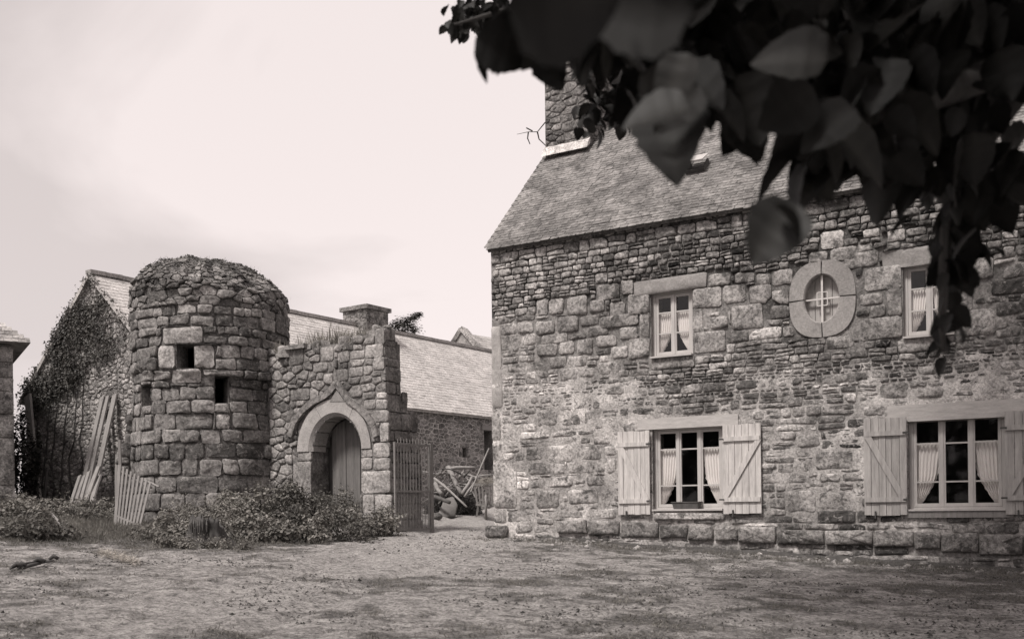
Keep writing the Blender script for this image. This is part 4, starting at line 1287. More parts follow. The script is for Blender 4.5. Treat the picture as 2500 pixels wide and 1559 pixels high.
# ================================================================== FAR HOUSE joined to the barn
FO2 = at_depth(1126, 806, 39.0)
fgz = ground_z(FO2.x, FO2.y)
FOo = Vector((FO2.x, FO2.y, fgz - .1))
far = thing('far_house', FOo, 'far stone house with coped gable rising above the end of the barn roof', 'house')
rh = FO2.z - FOo.z
E_ = math.radians(36 + 8)
R2 = Vector((math.sin(E_), math.cos(E_), 0)); G2 = Vector((math.cos(E_), -math.sin(E_), 0))
FF = Frame(FOo, G2, Z, -R2)
hw2 = 3.3; eh2 = rh - hw2 * math.tan(math.radians(44))
mb = MB(); mb.tone = .26
mb.poly([FF.p(-hw2, -.4), FF.p(hw2, -.4), FF.p(hw2, eh2), FF.p(0, rh - .05), FF.p(-hw2, eh2)])
mb.quad(FF.p(hw2, -.4), FF.p(hw2, -.4, -8), FF.p(hw2, eh2, -8), FF.p(hw2, eh2)); mb.quad(FF.p(-hw2, -.4), FF.p(-hw2, eh2), FF.p(-hw2, eh2, -8), FF.p(-hw2, -.4, -8))
mb.poly([FF.p(-hw2, -.4, -8), FF.p(-hw2, eh2, -8), FF.p(0, rh - .05, -8), FF.p(hw2, eh2, -8), FF.p(hw2, -.4, -8)])
mb.build('wall', M_mortar, far)
p2 = math.radians(44)
F2 = Frame(FF.p(hw2 + .2, eh2 - .2 * math.tan(p2) - .1, -.3), R2, (-G2) * math.cos(p2) + Z * math.sin(p2), G2 * math.sin(p2) + Z * math.cos(p2))
slate_roof(F2, 8, (hw2 + .2) / math.cos(p2), far, M_barnslate, .16, .26, (.34, .4))
F3 = Frame(FF.p(-hw2 - .2, eh2 - .2 * math.tan(p2) - .1, -8.3), -R2, G2 * math.cos(p2) + Z * math.sin(p2), -G2 * math.sin(p2) + Z * math.cos(p2))
slate_roof(F3, 8, (hw2 + .2) / math.cos(p2) - .05, far, M_barnslate, .2, .3, (.4, .5))
for s_ in (1, -1):
    n_ = 9
    for i in range(n_):
        a, b_ = i / n_, (i + 1) / n_ - .004
        mb = MB(); mb.tone = random.uniform(.26, .36)
        mb.bar(FF.p(s_ * (hw2 + .2) * a, rh + .06 - (hw2 + .2) * math.tan(p2) * a, -.12), FF.p(s_ * (hw2 + .2) * b_, rh + .06 - (hw2 + .2) * math.tan(p2) * b_, -.12), .4, .16, R_b.cross(Z))
        mb.build('coping_stone', M_stone, far)

# ================================================================== CORNER BUILDING at the left edge
LC = at_depth(37, 1240, 23.0)
LO = Vector((LC.x, LC.y, ground_z(LC.x, LC.y) - .15))
left_b = thing('corner_building', LO, 'building of large squared stone blocks with hipped slate roof at left edge', 'building')
a1 = math.radians(31)
LFm = Frame(LO, Vector((math.cos(a1), math.sin(a1), 0)), Z, Vector((math.sin(a1), -math.cos(a1), 0)))
leh = LFm.uv(30, 842)[1]
LWd, LDp = 5.0, 5.0
mb = MB(); mb.tone = .2; mb.fbox(LFm, -LWd, -.01, -.4, leh, -LDp, -.01)
lw = mb.build('wall', M_mortar, left_b)
lcells = []; ly = [1232, 1190, 1072, 1000, 955, 925, 880, 842]
ys = [1225, 1184, 1068, 1010, 955, 922, 884, 846]
for y0, y1 in zip(ys, ys[1:]):
    v0, v1 = LFm.uv(20, y0)[1], LFm.uv(20, y1)[1]
    u = 0.0
    while u > -LWd:
        w = random.uniform(.35, .75); lcells.append((rect_cell(max(u - w, -LWd), u, v0, v1, .01), None)); u -= w
lay(lcells, LFm.p, lw, M_stone, lambda u, v: random.uniform(.01, .03), lambda u, v: random.uniform(.17, .27), 60, joint=.01)
mb = MB(); mb.tone = .3
o_ = .32
tipv = leh + .02
hip = 2.3
q = [LFm.p(o_, tipv, o_), LFm.p(-LWd, tipv, o_), LFm.p(-LWd, tipv + hip, -LDp / 2), LFm.p(-2.4, tipv + hip, -LDp / 2), LFm.p(o_, tipv, -LDp - o_), LFm.p(-LWd, tipv, -LDp - o_)]
mb.quad(q[0], q[3], q[2], q[1]); mb.poly([q[0], q[4], q[3]]); mb.quad(q[4], q[5], q[2], q[3]); mb.quad(q[0], q[1], q[5], q[4])
lr = mb.build('roof', M_slate, left_b)
Vs = (q[3] - (q[0] * .52 + q[1] * .48)); Vs = (Vs - LFm.U * Vs.dot(LFm.U)).normalized()
LRF = Frame(q[0], -LFm.U, Vs, Vs.cross(-LFm.U) if Vs.cross(-LFm.U).z > 0 else -Vs.cross(-LFm.U))
mb = MB(); Hs = math.hypot(hip, LDp / 2 + o_)
for r in range(int(Hs / .15)):
    v = r * .15; u = (2.4 + o_) * v / Hs
    while u < LWd:
        w = random.uniform(.2, .3); mb.tone = random.uniform(.24, .36); t = random.uniform(0, .008)
        mb.box8([LRF.p(u, v - .02, .012 + t), LRF.p(u + w - .006, v - .02, .012 + t), LRF.p(u + w - .006, v + .2, .001), LRF.p(u, v + .2, .001),
                 LRF.p(u, v - .02, .026 + t), LRF.p(u + w - .006, v - .02, .026 + t), LRF.p(u + w - .006, v + .2, .014), LRF.p(u, v + .2, .014)]); u += w
mb.build('slates', M_slate, lr, False, 'stuff')

# ================================================================== IRON GATE, swung open against the wall end
g0 = at_depth(966, 1280, 18.45); GZ = ground_z(g0.x, g0.y)
gd = Vector((.6, .8, 0)).normalized()
gdir = Frame(Vector((g0.x, g0.y, GZ + .02)), gd, Z, Vector((gd.y, -gd.x, 0)))
gate = thing('iron_gate', gdir.o, 'open wrought iron bar gate leaning back against the end of the ruined wall', 'gate')
gw = gdir.uv(1052, 1200)[0]
gtop = gdir.uv(966, 1082)[1]; gmid = gdir.uv(966, 1198)[1]
for (v, nm) in ((.04, 'rail'), (gmid, 'rail'), (gtop, 'rail')):
    mb = MB(); mb.fbox(gdir, 0, gw, v - .018, v + .018, -.012, .012); mb.build('rail', M_iron, gate)
mb = MB(); mb.fbox(gdir, -.02, .016, -.02, gtop + .03, -.016, .016); mb.build('stile', M_iron, gate)
mb = MB(); mb.fbox(gdir, gw - .03, gw + .045, -.03, gtop + .04, -.03, .03); mb.build('post', M_iron, gate)
for i in range(1, 12):
    x = gw * i / 12
    mb = MB(); mb.tube([gdir.p(x, .02, 0), gdir.p(x, gtop + .11 - .02 * (i % 2), 0)], [.009, .008], 6); mb.build('bar', M_iron, gate)
for i in range(12):
    x = gw * (i + .5) / 12
    mb = MB(); mb.tube([gdir.p(x, .02, 0), gdir.p(x, gmid + .02, 0)], [.007, .007], 5); mb.build('short_bar', M_iron, gate)

# ================================================================== PLANKS, POSTS, HURDLE
def plank(p0, p1, w, t, label, mat=M_oldwood, face=None, name='plank', group=None, cat='plank'):
    p0, p1 = Vector(p0), Vector(p1)
    mb = MB(); f = face or -R_b
    d = (p1 - p0).normalized(); x = d.cross(f).normalized(); y = x.cross(d).normalized()
    n_ = 6; pts = []
    L = (p1 - p0).length
    rings = []
    for i in range(n_ + 1):
        c = p0 + d * L * i / n_ + y * .012 * math.sin(math.pi * i / n_) + x * .006 * nz(i, p0.x, 1.3)
        ww = w / 2 * (1 + .06 * nz(i, p0.z, .9, 2))
        rings.append([mb.vert(c - x * ww - y * t / 2), mb.vert(c + x * ww - y * t / 2), mb.vert(c + x * ww + y * t / 2), mb.vert(c - x * ww + y * t / 2)])
    for a, b_ in zip(rings, rings[1:]):
        for k in range(4): mb.face([a[k], a[(k + 1) % 4], b_[(k + 1) % 4], b_[k]])
    mb.face(rings[0][::-1]); mb.face(rings[-1])
    o = mb.build(name, mat, None, False, None, p0)
    return tag(o, label, cat, group)
def gable_at(px, py, d=.05):
    return GF.p(*GF.uv(px, py, d), d)
def foot(px, py, d):                                        # a point before the gable wall, on the ground
    u, v = GF.uv(px, py, d); q = GF.p(u, v, d); q.z = ground_z(q.x, q.y) - .02; return q
M_plank = plain_mat('sawn_plank', .26, .3, 3, .85, (6, 6, .6), .003)
PB = 'planks leaning on the barn gable'
for (tx, ty, bx, w, lab, d) in ((251, 968, 190, .15, 'long weathered plank, left one of three leaning tall on the barn gable', 1.02),
                                (264, 966, 203, .13, 'long weathered plank, middle one of three leaning tall on the barn gable', .95),
                                (281, 964, 220, .17, 'long pale plank, right one of three leaning tall on the barn gable', .88)):
    plank(foot(bx, 1230, d), gable_at(tx, ty, .09), w, .04, lab, M_plank, None, 'plank', PB)
for i, (tx, ty, bx, w, lab) in enumerate(((196, 1160, 168, .13, 'short dark board leftmost in front of the tall planks'), (207, 1160, 178, .13, 'short board second from left before the tall planks'),
                                  (218, 1150, 190, .12, 'short board in the middle before the tall planks'), (241, 1138, 200, .14, 'short pale board before the tall planks, standing highest of the short ones'), (243, 1160, 216, .16, 'short wide board rightmost before the tall planks'))):
    f_ = foot(bx, 1232, 1.55 + .03 * i); t_ = gable_at(tx, ty, 1.12 + .02 * i)
    plank(f_, t_, w, .035, lab, M_plank if i > 1 else M_oldwood, None, 'board', 'short boards before the barn gable')
plank(foot(95, 1215, .75), gable_at(68, 965, .42), .26, .06, 'tall thick board leaning at the ivy-covered left corner of the barn', M_oldwood, None, 'board')
plank(foot(106, 1208, .5), gable_at(116, 1140, .35), .07, .05, 'short dark post beside the tall leaning board', M_dkwood, None, 'post', None, 'post')
pp = foot(288, 1215, .9)
plank(pp, pp + Vector((.02, 0, 1.35)), .1, .09, 'upright wooden post behind the slatted hurdle', M_oldwood, None, 'post', None, 'post')

# slatted hurdle standing askew in the weeds
h0 = at_depth(280, 1272, 18.7); h0.z = ground_z(h0.x, h0.y) - .05
hu = at_depth(362, 1180, h0.y - .25) - at_depth(292, 1138, h0.y - .1)
htl, htr = at_depth(292, 1138, h0.y + .2), at_depth(366, 1180, h0.y + .05)
hbl, hbr = at_depth(281, 1274, h0.y), at_depth(336, 1296, h0.y - .3)
hurdle = thing('slatted_hurdle', h0, 'weathered slatted wooden hurdle leaning askew in the weeds left of the tower', 'hurdle')
NS = 9
for i in range(NS):
    s_ = i / (NS - 1)
    a, b_ = hbl.lerp(hbr, s_), htl.lerp(htr, s_)
    mb = MB(); mb.bar(a + Vector((0, 0, -.06)), b_ + (b_ - a) * .03, .035 if i else .055, .025, Vector((0, -1, 0))); mb.build('slat', M_plank, hurdle)
for f_ in (.12, .93):
    mb = MB(); a, b_ = hbl.lerp(htl, f_), hbr.lerp(htr, f_)
    mb.bar(a + Vector((0, .035, 0)) - (b_ - a) * .04, b_ + Vector((0, .035, 0)) + (b_ - a) * .05, .03, .055, Vector((0, -1, 0))); mb.build('rail', M_oldwood, hurdle)
mb = MB(); mb.bar(htl + Vector((0, .03, .0)), htl + Vector((-.01, .03, .5)), .05, .04, Vector((0, -1, 0))); mb.build('stile', M_oldwood, hurdle)
# thin peeled stick by the hurdle's corner
q0, q1 = at_depth(352, 1172, h0.y + .3), at_depth(388, 1188, h0.y + .1)
mb = MB(); mb.tube([q0, (q0 + q1) / 2 + Vector((0, 0, .01)), q1], [.018, .022, .02], 6)
mb.build('cross_pole', M_plank, hurdle)

# ================================================================== TREE STUMP
s0 = on_ground(505, 1332)
stump = thing('tree_stump', s0, 'hollow splintered old tree stump at the front edge of the bushes', 'stump')
mb = MB(); n_ = 44; prof = [(-.1, .29), (-.02, .265), (.06, .245), (.14, .23), (.22, .225), (.27, .22), (.33, .21), (.4, .19)]
rings = []
for (h, r) in prof:
    ring = []
    for k in range(n_):
        a = 2 * math.pi * k / n_
        root = max(0, math.sin(a * 2.5 + .6)) ** 3 * max(0, .2 - h) * .7 + max(0, math.sin(a * 3.5 + 2.1)) ** 4 * max(0, .16 - h)
        rr = r * (1 + .16 * nz(math.cos(a) * 2.2, math.sin(a) * 2.2 + h * 1.2, 1.4, 3) + .2 * nz(math.cos(a) * 7, math.sin(a) * 7 + h * 2.5, 1.1, 6)) + root
        cav = math.exp(-((a - 5.05) / .42) ** 2) * max(0, 1 - abs(h - .16) / .26)
        rr *= 1 - .72 * cav
        top_ = h > .3
        hh = h + ((.13 * nz(math.cos(a) * 3, math.sin(a) * 3, 1.6, 4) + .09 * nz(math.cos(a) * 9, math.sin(a) * 9, 1.3, 2) - .16 * max(0, math.cos(a - .2))) * (h - .25) / .2 if top_ else 0)
        ring.append(mb.vert(s0 + Vector((math.cos(a) * rr * 1.1, math.sin(a) * rr, hh))))
    rings.append(ring)
for a, b_ in zip(rings, rings[1:]):
    for k in range(n_): mb.face([a[k], a[(k + 1) % n_], b_[(k + 1) % n_], b_[k]])
inner = [mb.vert(s0 + Vector(((Vector(mb.v[i]) - s0).x * .6, (Vector(mb.v[i]) - s0).y * .6, .22 + .5 * ((Vector(mb.v[i]) - s0).z - .3)))) for i in rings[-1]]
for k in range(n_): mb.face([rings[-1][k], rings[-1][(k + 1) % n_], inner[(k + 1) % n_], inner[k]])
c = mb.vert(s0 + Vector((0, 0, .1)))
for k in range(n_): mb.face([inner[k], inner[(k + 1) % n_], c])
mb.build('trunk', M_bark, stump, True)
for k in range(7):
    mb = MB(); a = 4.0 + k * .16 + random.uniform(-.05, .05); d = Vector((math.cos(a) * 1.1, math.sin(a), 0)); h0_ = random.uniform(.28, .36)
    P = [s0 + d * .25 + Z * (h0_ - random.uniform(.08, .16)), s0 + d * .255 + Z * h0_, s0 + d * .23 + Z * (h0_ + random.uniform(.06, .12))]
    mb.tube(P, [.006, .016, .004], 5); mb.build('splinter', M_dkwood, stump)

# ================================================================== THINGS LYING ON THE GROUND
q0, q1 = on_ground(126, 1268), on_ground(175, 1312)
mb = MB(); mb.tube([q0 + Z * .12, q0.lerp(q1, .5) + Z * .07, q1 + Z * .02], [.028, .03, .024], 7)
tag(mb.build('pole', M_oldwood, None, True, None, q1), 'short weathered pole lying in the grass at the left', 'pole')
d0, d1 = on_ground(38, 1396), on_ground(136, 1374)
dz = Vector((0, 0, .04))
drag = thing('drawbar', d0, 'rusty iron drawbar with hooks lying on the bare earth at left', 'drawbar')
dd = (d1 - d0); sd = Vector((-dd.y, dd.x, 0)).normalized() * .055
mb = MB(); mb.tube([d0 + dz * .6, d0.lerp(d1, .35) + dz, d0.lerp(d1, .6) + dz], [.02, .022, .018], 7); mb.build('shaft', M_dkiron, drag, True)
mb = MB(); mb.tube([d0 + sd + dz, d0.lerp(d1, .3) + sd * 1.1 + dz * 1.6, d0.lerp(d1, .57) + sd * .3 + dz * 1.4], [.012, .012, .012], 6); mb.build('rod', M_dkiron, drag, True)
for f_, s_ in ((.04, .05), (.14, .045), (.55, .055), (.62, .04), (.95, .05)):
    mb = MB(); c = d0.lerp(d1, f_) + dz
    mb.tube([c - sd * .9 + Z * .02, c + Z * s_, c + sd * .9 + Z * .01], [s_ * .4, s_ * .55, s_ * .4], 7); mb.build('clamp', M_dkiron, drag, True)
mb = MB(); ln = []
for i in range(13):
    a = math.pi * 2 * i / 12; ln.append(d0.lerp(d1, .78 + .16 * math.cos(a)) + sd * .45 * math.sin(a) + dz)
mb.tube(ln, [.009] * 13, 5, False); mb.build('link', M_dkiron, drag, True)
# planter on the lower sill
pu = (W3[0] + W3[1]) / 2 - .02
mb = MB(); mb.tone = .1
po = HF.p(pu, W3[2] + .024, .02)
planter = thing('window_planter', po, 'empty dark trough planter on the sill of the lower left window', 'planter')
mb.box8([HF.p(pu - .2, W3[2] + .024, -.06), HF.p(pu + .2, W3[2] + .024, -.06), HF.p(pu + .2, W3[2] + .024, .06), HF.p(pu - .2, W3[2] + .024, .06),
         HF.p(pu - .225, W3[2] + .125, -.075), HF.p(pu + .225, W3[2] + .125, -.075), HF.p(pu + .225, W3[2] + .125, .075), HF.p(pu - .225, W3[2] + .125, .075)])
mb.build('trough', M_dkwood, planter)
mb = MB(); mb.fbox(HF, pu - .24, pu + .24, W3[2] + .126, W3[2] + .14, -.085, .085); mb.build('rim', M_dkwood, planter)

# ================================================================== WHEELBARROW piled with hay
wb = at_depth(1187, 1257, 24.6); wb.z = ground_z(wb.x, wb.y)
wbx = Vector((1, 0, 0)); 
barrow = thing('wheelbarrow', wb, 'slatted wooden wheelbarrow heaped with hay seen head-on beside the house corner', 'wheelbarrow')
BFm = Frame(wb, wbx, Z, Vector((0, -1, 0)))
k_ = wb.y / F_PX
hh = lambda py: (1257 - py) * k_
xx = lambda px: (px - 1187) * k_
mb = MB(); rr = hh(1215) * .52 + .06; pts = []
for i in range(17):
    a = 2 * math.pi * i / 16; pts.append(wb + Vector((0, -.25 + rr * math.cos(a), rr + rr * math.sin(a))))
mb.tube(pts, [.03] * 17, 6, False); mb.build('wheel', M_oldwood, barrow, True)
for i in range(4):
    a = math.pi * i / 4
    mb = MB(); mb.tube([wb + Vector((0, -.25 - rr * math.cos(a), rr - rr * math.sin(a))), wb + Vector((0, -.25 + rr * math.cos(a), rr + rr * math.sin(a)))], [.014, .014], 5); mb.build('spoke', M_oldwood, barrow)
for s_ in (-1, 1):
    mb = MB(); mb.bar(wb + Vector((s_ * .06, -.3, rr)), wb + Vector((s_ * .24, 1.2, rr + .12)), .06, .06); mb.build('shaft', M_oldwood, barrow)
    mb = MB(); mb.bar(wb + Vector((s_ * .2, .8, rr + .08)), wb + Vector((s_ * .26, .85, -.02)), .05, .05, Vector((0, 1, 0))); mb.build('leg', M_oldwood, barrow)
    mb = MB(); mb.box8([wb + Vector((s_ * .2, .0, rr + .06)), wb + Vector((s_ * .22, .0, rr + .06)), wb + Vector((s_ * .26, .9, rr + .12)), wb + Vector((s_ * .24, .9, rr + .12)),
                        wb + Vector((s_ * .26, -.06, hh(1172))), wb + Vector((s_ * .28, -.06, hh(1172))), wb + Vector((s_ * .33, .95, hh(1172))), wb + Vector((s_ * .31, .95, hh(1172)))]); mb.build('side_board', M_oldwood, barrow)
mb = MB(); mb.bar(wb + Vector((-.25, -.04, rr + .07)), wb + Vector((.25, -.04, rr + .07)), .06, .06); mb.build('cross_beam', M_oldwood, barrow)
mb = MB(); mb.bar(wb + Vector((-.3, -.08, hh(1174))), wb + Vector((.3, -.08, hh(1174))), .045, .045); mb.build('top_rail', M_oldwood, barrow)
for i in range(7):
    f_ = (i - 3) / 3
    mb = MB(); mb.bar(wb + Vector((f_ * .21, -.05, rr + .09)), wb + Vector((f_ * .27, -.09, hh(1170))), .035, .02, Vector((0, -1, 0))); mb.build('slat', M_plank, barrow)
hay = MB(); hc_ = wb + Vector((0, .35, hh(1174)))
for i in range(900):
    a, r = random.uniform(0, 6.28), math.sqrt(random.random())
    c = hc_ + Vector((math.cos(a) * r * .27, math.sin(a) * r * .48, .2 * (1 - r * r) * random.uniform(.3, 1)))
    d = Vector((random.gauss(0, 1), random.gauss(0, 1), random.gauss(0, .4))).normalized() * random.uniform(.05, .13)
    w = d.cross(Vector((random.gauss(0, 1), random.gauss(0, 1), random.gauss(0, 1)))).normalized() * .005
    hay.tone = random.uniform(.12, .34)
    hay.face([hay.vert(c - d - w), hay.vert(c - d + w), hay.vert(c + d)])
tag(hay.build('hay_heap', M_straw, None, False, 'stuff', hc_), 'heap of dark hay in the wheelbarrow', 'hay')
plank(at_depth(1150, 1200, wb.y - .1), at_depth(1194, 1094, wb.y + .6), .03, .03, 'thin upright stick leaning behind the hay-filled wheelbarrow', M_oldwood, None, 'stick', None, 'stick')

# ================================================================== HEAP OF BRANCHES by the barn
WG = 'branches thrown on the wood heap by the barn'
def branch(px0, py0, px1, py1, y0, y1, r0, r1, label, mat=M_oldwood, group=WG):
    a, b_ = at_depth(px0, py0, y0), at_depth(px1, py1, y1)
    a.z = max(a.z, ground_z(a.x, a.y) + r0 * .5); b_.z = max(b_.z, ground_z(b_.x, b_.y) + r1 * .5)
    m_ = a.lerp(b_, .5) + Vector((random.uniform(-.05, .05), random.uniform(-.05, .05), random.uniform(-.04, .05))) * (1 if r0 < .03 else .6)
    mb = MB(); mb.tube([a, a.lerp(m_, .5) + Vector((0, 0, .01)), m_, m_.lerp(b_, .5), b_], [r0, r0 * .95 + r1 * .05, (r0 + r1) / 2, r0 * .25 + r1 * .75, r1], 7)
    return tag(mb.build('branch', mat, None, True, None, a), label, 'branch', group)
branch(1060, 1167, 1139, 1236, 24.8, 23.8, .032, .024, 'long pale pole slanting across the front of the wood heap', M_plank)
branch(1094, 1140, 1126, 1203, 26.3, 25.6, .075, .055, 'thick forked log standing steeply in the middle of the wood heap')
branch(1098, 1143, 1160, 1141, 26.8, 27.0, .05, .04, 'pale log lying level along the back of the wood heap', M_plank)
branch(1128, 1205, 1152, 1164, 25.3, 25.7, .045, .03, 'pale branch slanting up right of the thick log', M_plank)
branch(1134, 1212, 1170, 1160, 25.2, 25.6, .03, .02, 'thin pale branch at the right end of the wood heap', M_plank)
branch(1056, 1212, 1098, 1226, 25.0, 24.6, .055, .045, 'thick dark log lying flat at the foot of the wood heap', M_dkwood)
branch(1062, 1180, 1078, 1205, 25.6, 25.2, .06, .05, 'short crooked limb standing behind the long pale pole')
random.seed(31)
heap_lab = 'crooked grey branch jumbled in the wood heap by the barn'
for i in range(60):
    px = random.uniform(1052, 1165); py = random.uniform(1150, 1215)
    L = random.uniform(18, 50); a = random.uniform(-1.2, 1.2) + (math.pi if random.random() < .5 else 0)
    branch(px, py, px + L * math.cos(a), min(1228, py + L * .8 * math.sin(a)), random.uniform(25.4, 27.2), random.uniform(25.4, 27.2), random.uniform(.012, .04), random.uniform(.006, .02), heap_lab, random.choice([M_oldwood, M_dkwood, M_oldwood, M_plank]))
mbh = MB(); hb = at_depth(1112, 1215, 27.0)
for i in range(2600):                                       # brushwood and dead leaves under the branches
    a = random.gauss(0, 1); c = hb + Vector((random.uniform(-.75, .65), random.uniform(-.9, .9), 0)); c.z = ground_z(c.x, c.y) + abs(random.gauss(0, .27)) * (1 if abs(c.x - hb.x) < .6 else .5)
    d = Vector((random.gauss(0, 1), random.gauss(0, 1), random.gauss(0, .7))).normalized() * random.uniform(.04, .16)
    w = d.cross(Vector((random.gauss(0, 1), random.gauss(0, 1), random.gauss(0, 1)))).normalized() * random.uniform(.006, .02)
    mbh.tone = random.uniform(.08, .3); mbh.face([mbh.vert(c - d - w), mbh.vert(c - d + w), mbh.vert(c + d + w * .4), mbh.vert(c + d - w * .4)])
tag(mbh.build('brushwood', M_bark, None, False, 'stuff', hb), 'dark brushwood litter filling the wood heap', 'brushwood')
sl0 = at_depth(1088, 1220, 25.0)
mb = MB(); mb.tone = .3
SLF = Frame(Vector((sl0.x, sl0.y, ground_z(sl0.x, sl0.y) - .03)), Vector((.96, .1, 0)), Vector((.1, .62, .78)), Vector((0, -.78, .62)))
stone(mb, [(-.24, 0), (.22, 0), (.26, .42), (.1, .68), (-.12, .6)], SLF.p, .05, .17, back=-.04, rough=.014)
mb.quad(SLF.p(-.2, .02, -.03), SLF.p(-.1, .55, -.03), SLF.p(.1, .6, -.03), SLF.p(.2, .02, -.03))
tag(mb.build('stone_slab', M_dressed, None, True, None, SLF.o), 'pale flat stone slab propped against the wood heap', 'slab')

# ================================================================== LOOSE STONES
def boulder(c, r, sq, tone, name='boulder', mat=M_stone):
    mb = MB(); mb.tone = tone; n_, m_ = 9, 6; rr = []
    sd_ = random.uniform(0, 50)
    for j in range(m_ + 1):
        th = math.pi * j / m_
        rr.append([mb.vert(c + Vector((r * math.sin(th) * math.cos(2 * math.pi * k / n_), r * math.sin(th) * math.sin(2 * math.pi * k / n_), r * sq * math.cos(th))) * (1 + .28 * mnoise.noise(Vector((math.sin(th) * math.cos(6.28 * k / n_) * 1.3 + sd_, math.sin(th) * math.sin(6.28 * k / n_) * 1.3, math.cos(th))))) ) for k in range(n_)])
    for a, b_ in zip(rr, rr[1:]):
        for k in range(n_): mb.face([a[k], b_[k], b_[(k + 1) % n_], a[(k + 1) % n_]])
    return mb.build(name, mat, None, True, None, c)
bq = on_ground(1066, 1266); tag(boulder(bq + Z * .05, .13, .75, .14), 'dark round boulder lying by the foot of the gate post', 'boulder')
bq = on_ground(832, 1312); tag(boulder(bq + Z * .08, .17, .7, .3), 'pale boulder half hidden in the bushes below the arched door', 'boulder')
bq = on_ground(952, 1296); tag(boulder(bq + Z * .0, .2, .5, .2), 'flat foot stone at the corner of the ruined wall', 'boulder')
random.seed(12)
peb = MB()
for i in range(420):                                        # rubble along the foot of the house and pebbles in the yard
    if i < 260:
        u = random.uniform(.6, 10.5); d = .12 + abs(random.gauss(0, .38)); q = HF.p(u, 0, d); r = random.uniform(.012, .05) if random.random() < .9 else random.uniform(.05, .09)
    else:
        q = Vector((random.uniform(-7, 7), random.uniform(7.5, 20), 0)); r = random.uniform(.008, .022)
    q.z = ground_zn(q.x, q.y) + r * .2
    peb.tone = random.uniform(.1, .3)
    ang = random.uniform(0, 6)
    top = peb.vert(q + Vector((0, 0, r * .6))); ring = [peb.vert(q + Vector((math.cos(ang + k * 1.05) * r * random.uniform(.8, 1.2), math.sin(ang + k * 1.05) * r * random.uniform(.7, 1.1), random.uniform(-.2, .25) * r))) for k in range(6)]
    low = [peb.vert(Vector(peb.v[k2]) - Vector((0, 0, r * .8))) for k2 in ring]
    for k in range(6):
        peb.face([ring[k], ring[(k + 1) % 6], top]); peb.face([low[k], low[(k + 1) % 6], ring[(k + 1) % 6], ring[k]])
tag(peb.build('pebbles', M_stone, None, True, 'stuff'), 'loose rubble and pebbles along the foot of the house', 'pebbles')

# strip of dark damp soil along the foot of the house
bed = MB(); nb_ = 150; rws = []
for i in range(nb_ + 1):
    u = .9 + 10.6 * i / nb_; wd = (.42 + .25 * nz(u, 0, .8, 3) + .14 * nz(u, 2, 3.5, 1)) * min(1, i / 25, (nb_ - i) / 10 + .05)
    row = []
    for j in range(9):
        d = .02 + wd * j / 8; q = HF.p(u, 0, d); q.z = ground_zn(q.x, q.y) + .035 * (1 - j / 8) ** .6 + .012 * mnoise.noise(q * 9) * (1 - j / 8) + (.006 if j < 8 else -.02)
        row.append(bed.vert(q))
    rws.append(row)
for a, b_ in zip(rws, rws[1:]):
    for k in range(8): bed.face([a[k], a[k + 1], b_[k + 1], b_[k]])
bo = bed.build('soil_bed', plain_mat('damp_soil', .075, .6, 9, .95, (1, 1, 1), .03, .15), None, True)
tag(bo, 'strip of dark damp soil along the foot of the farmhouse', 'soil', kind='structure')

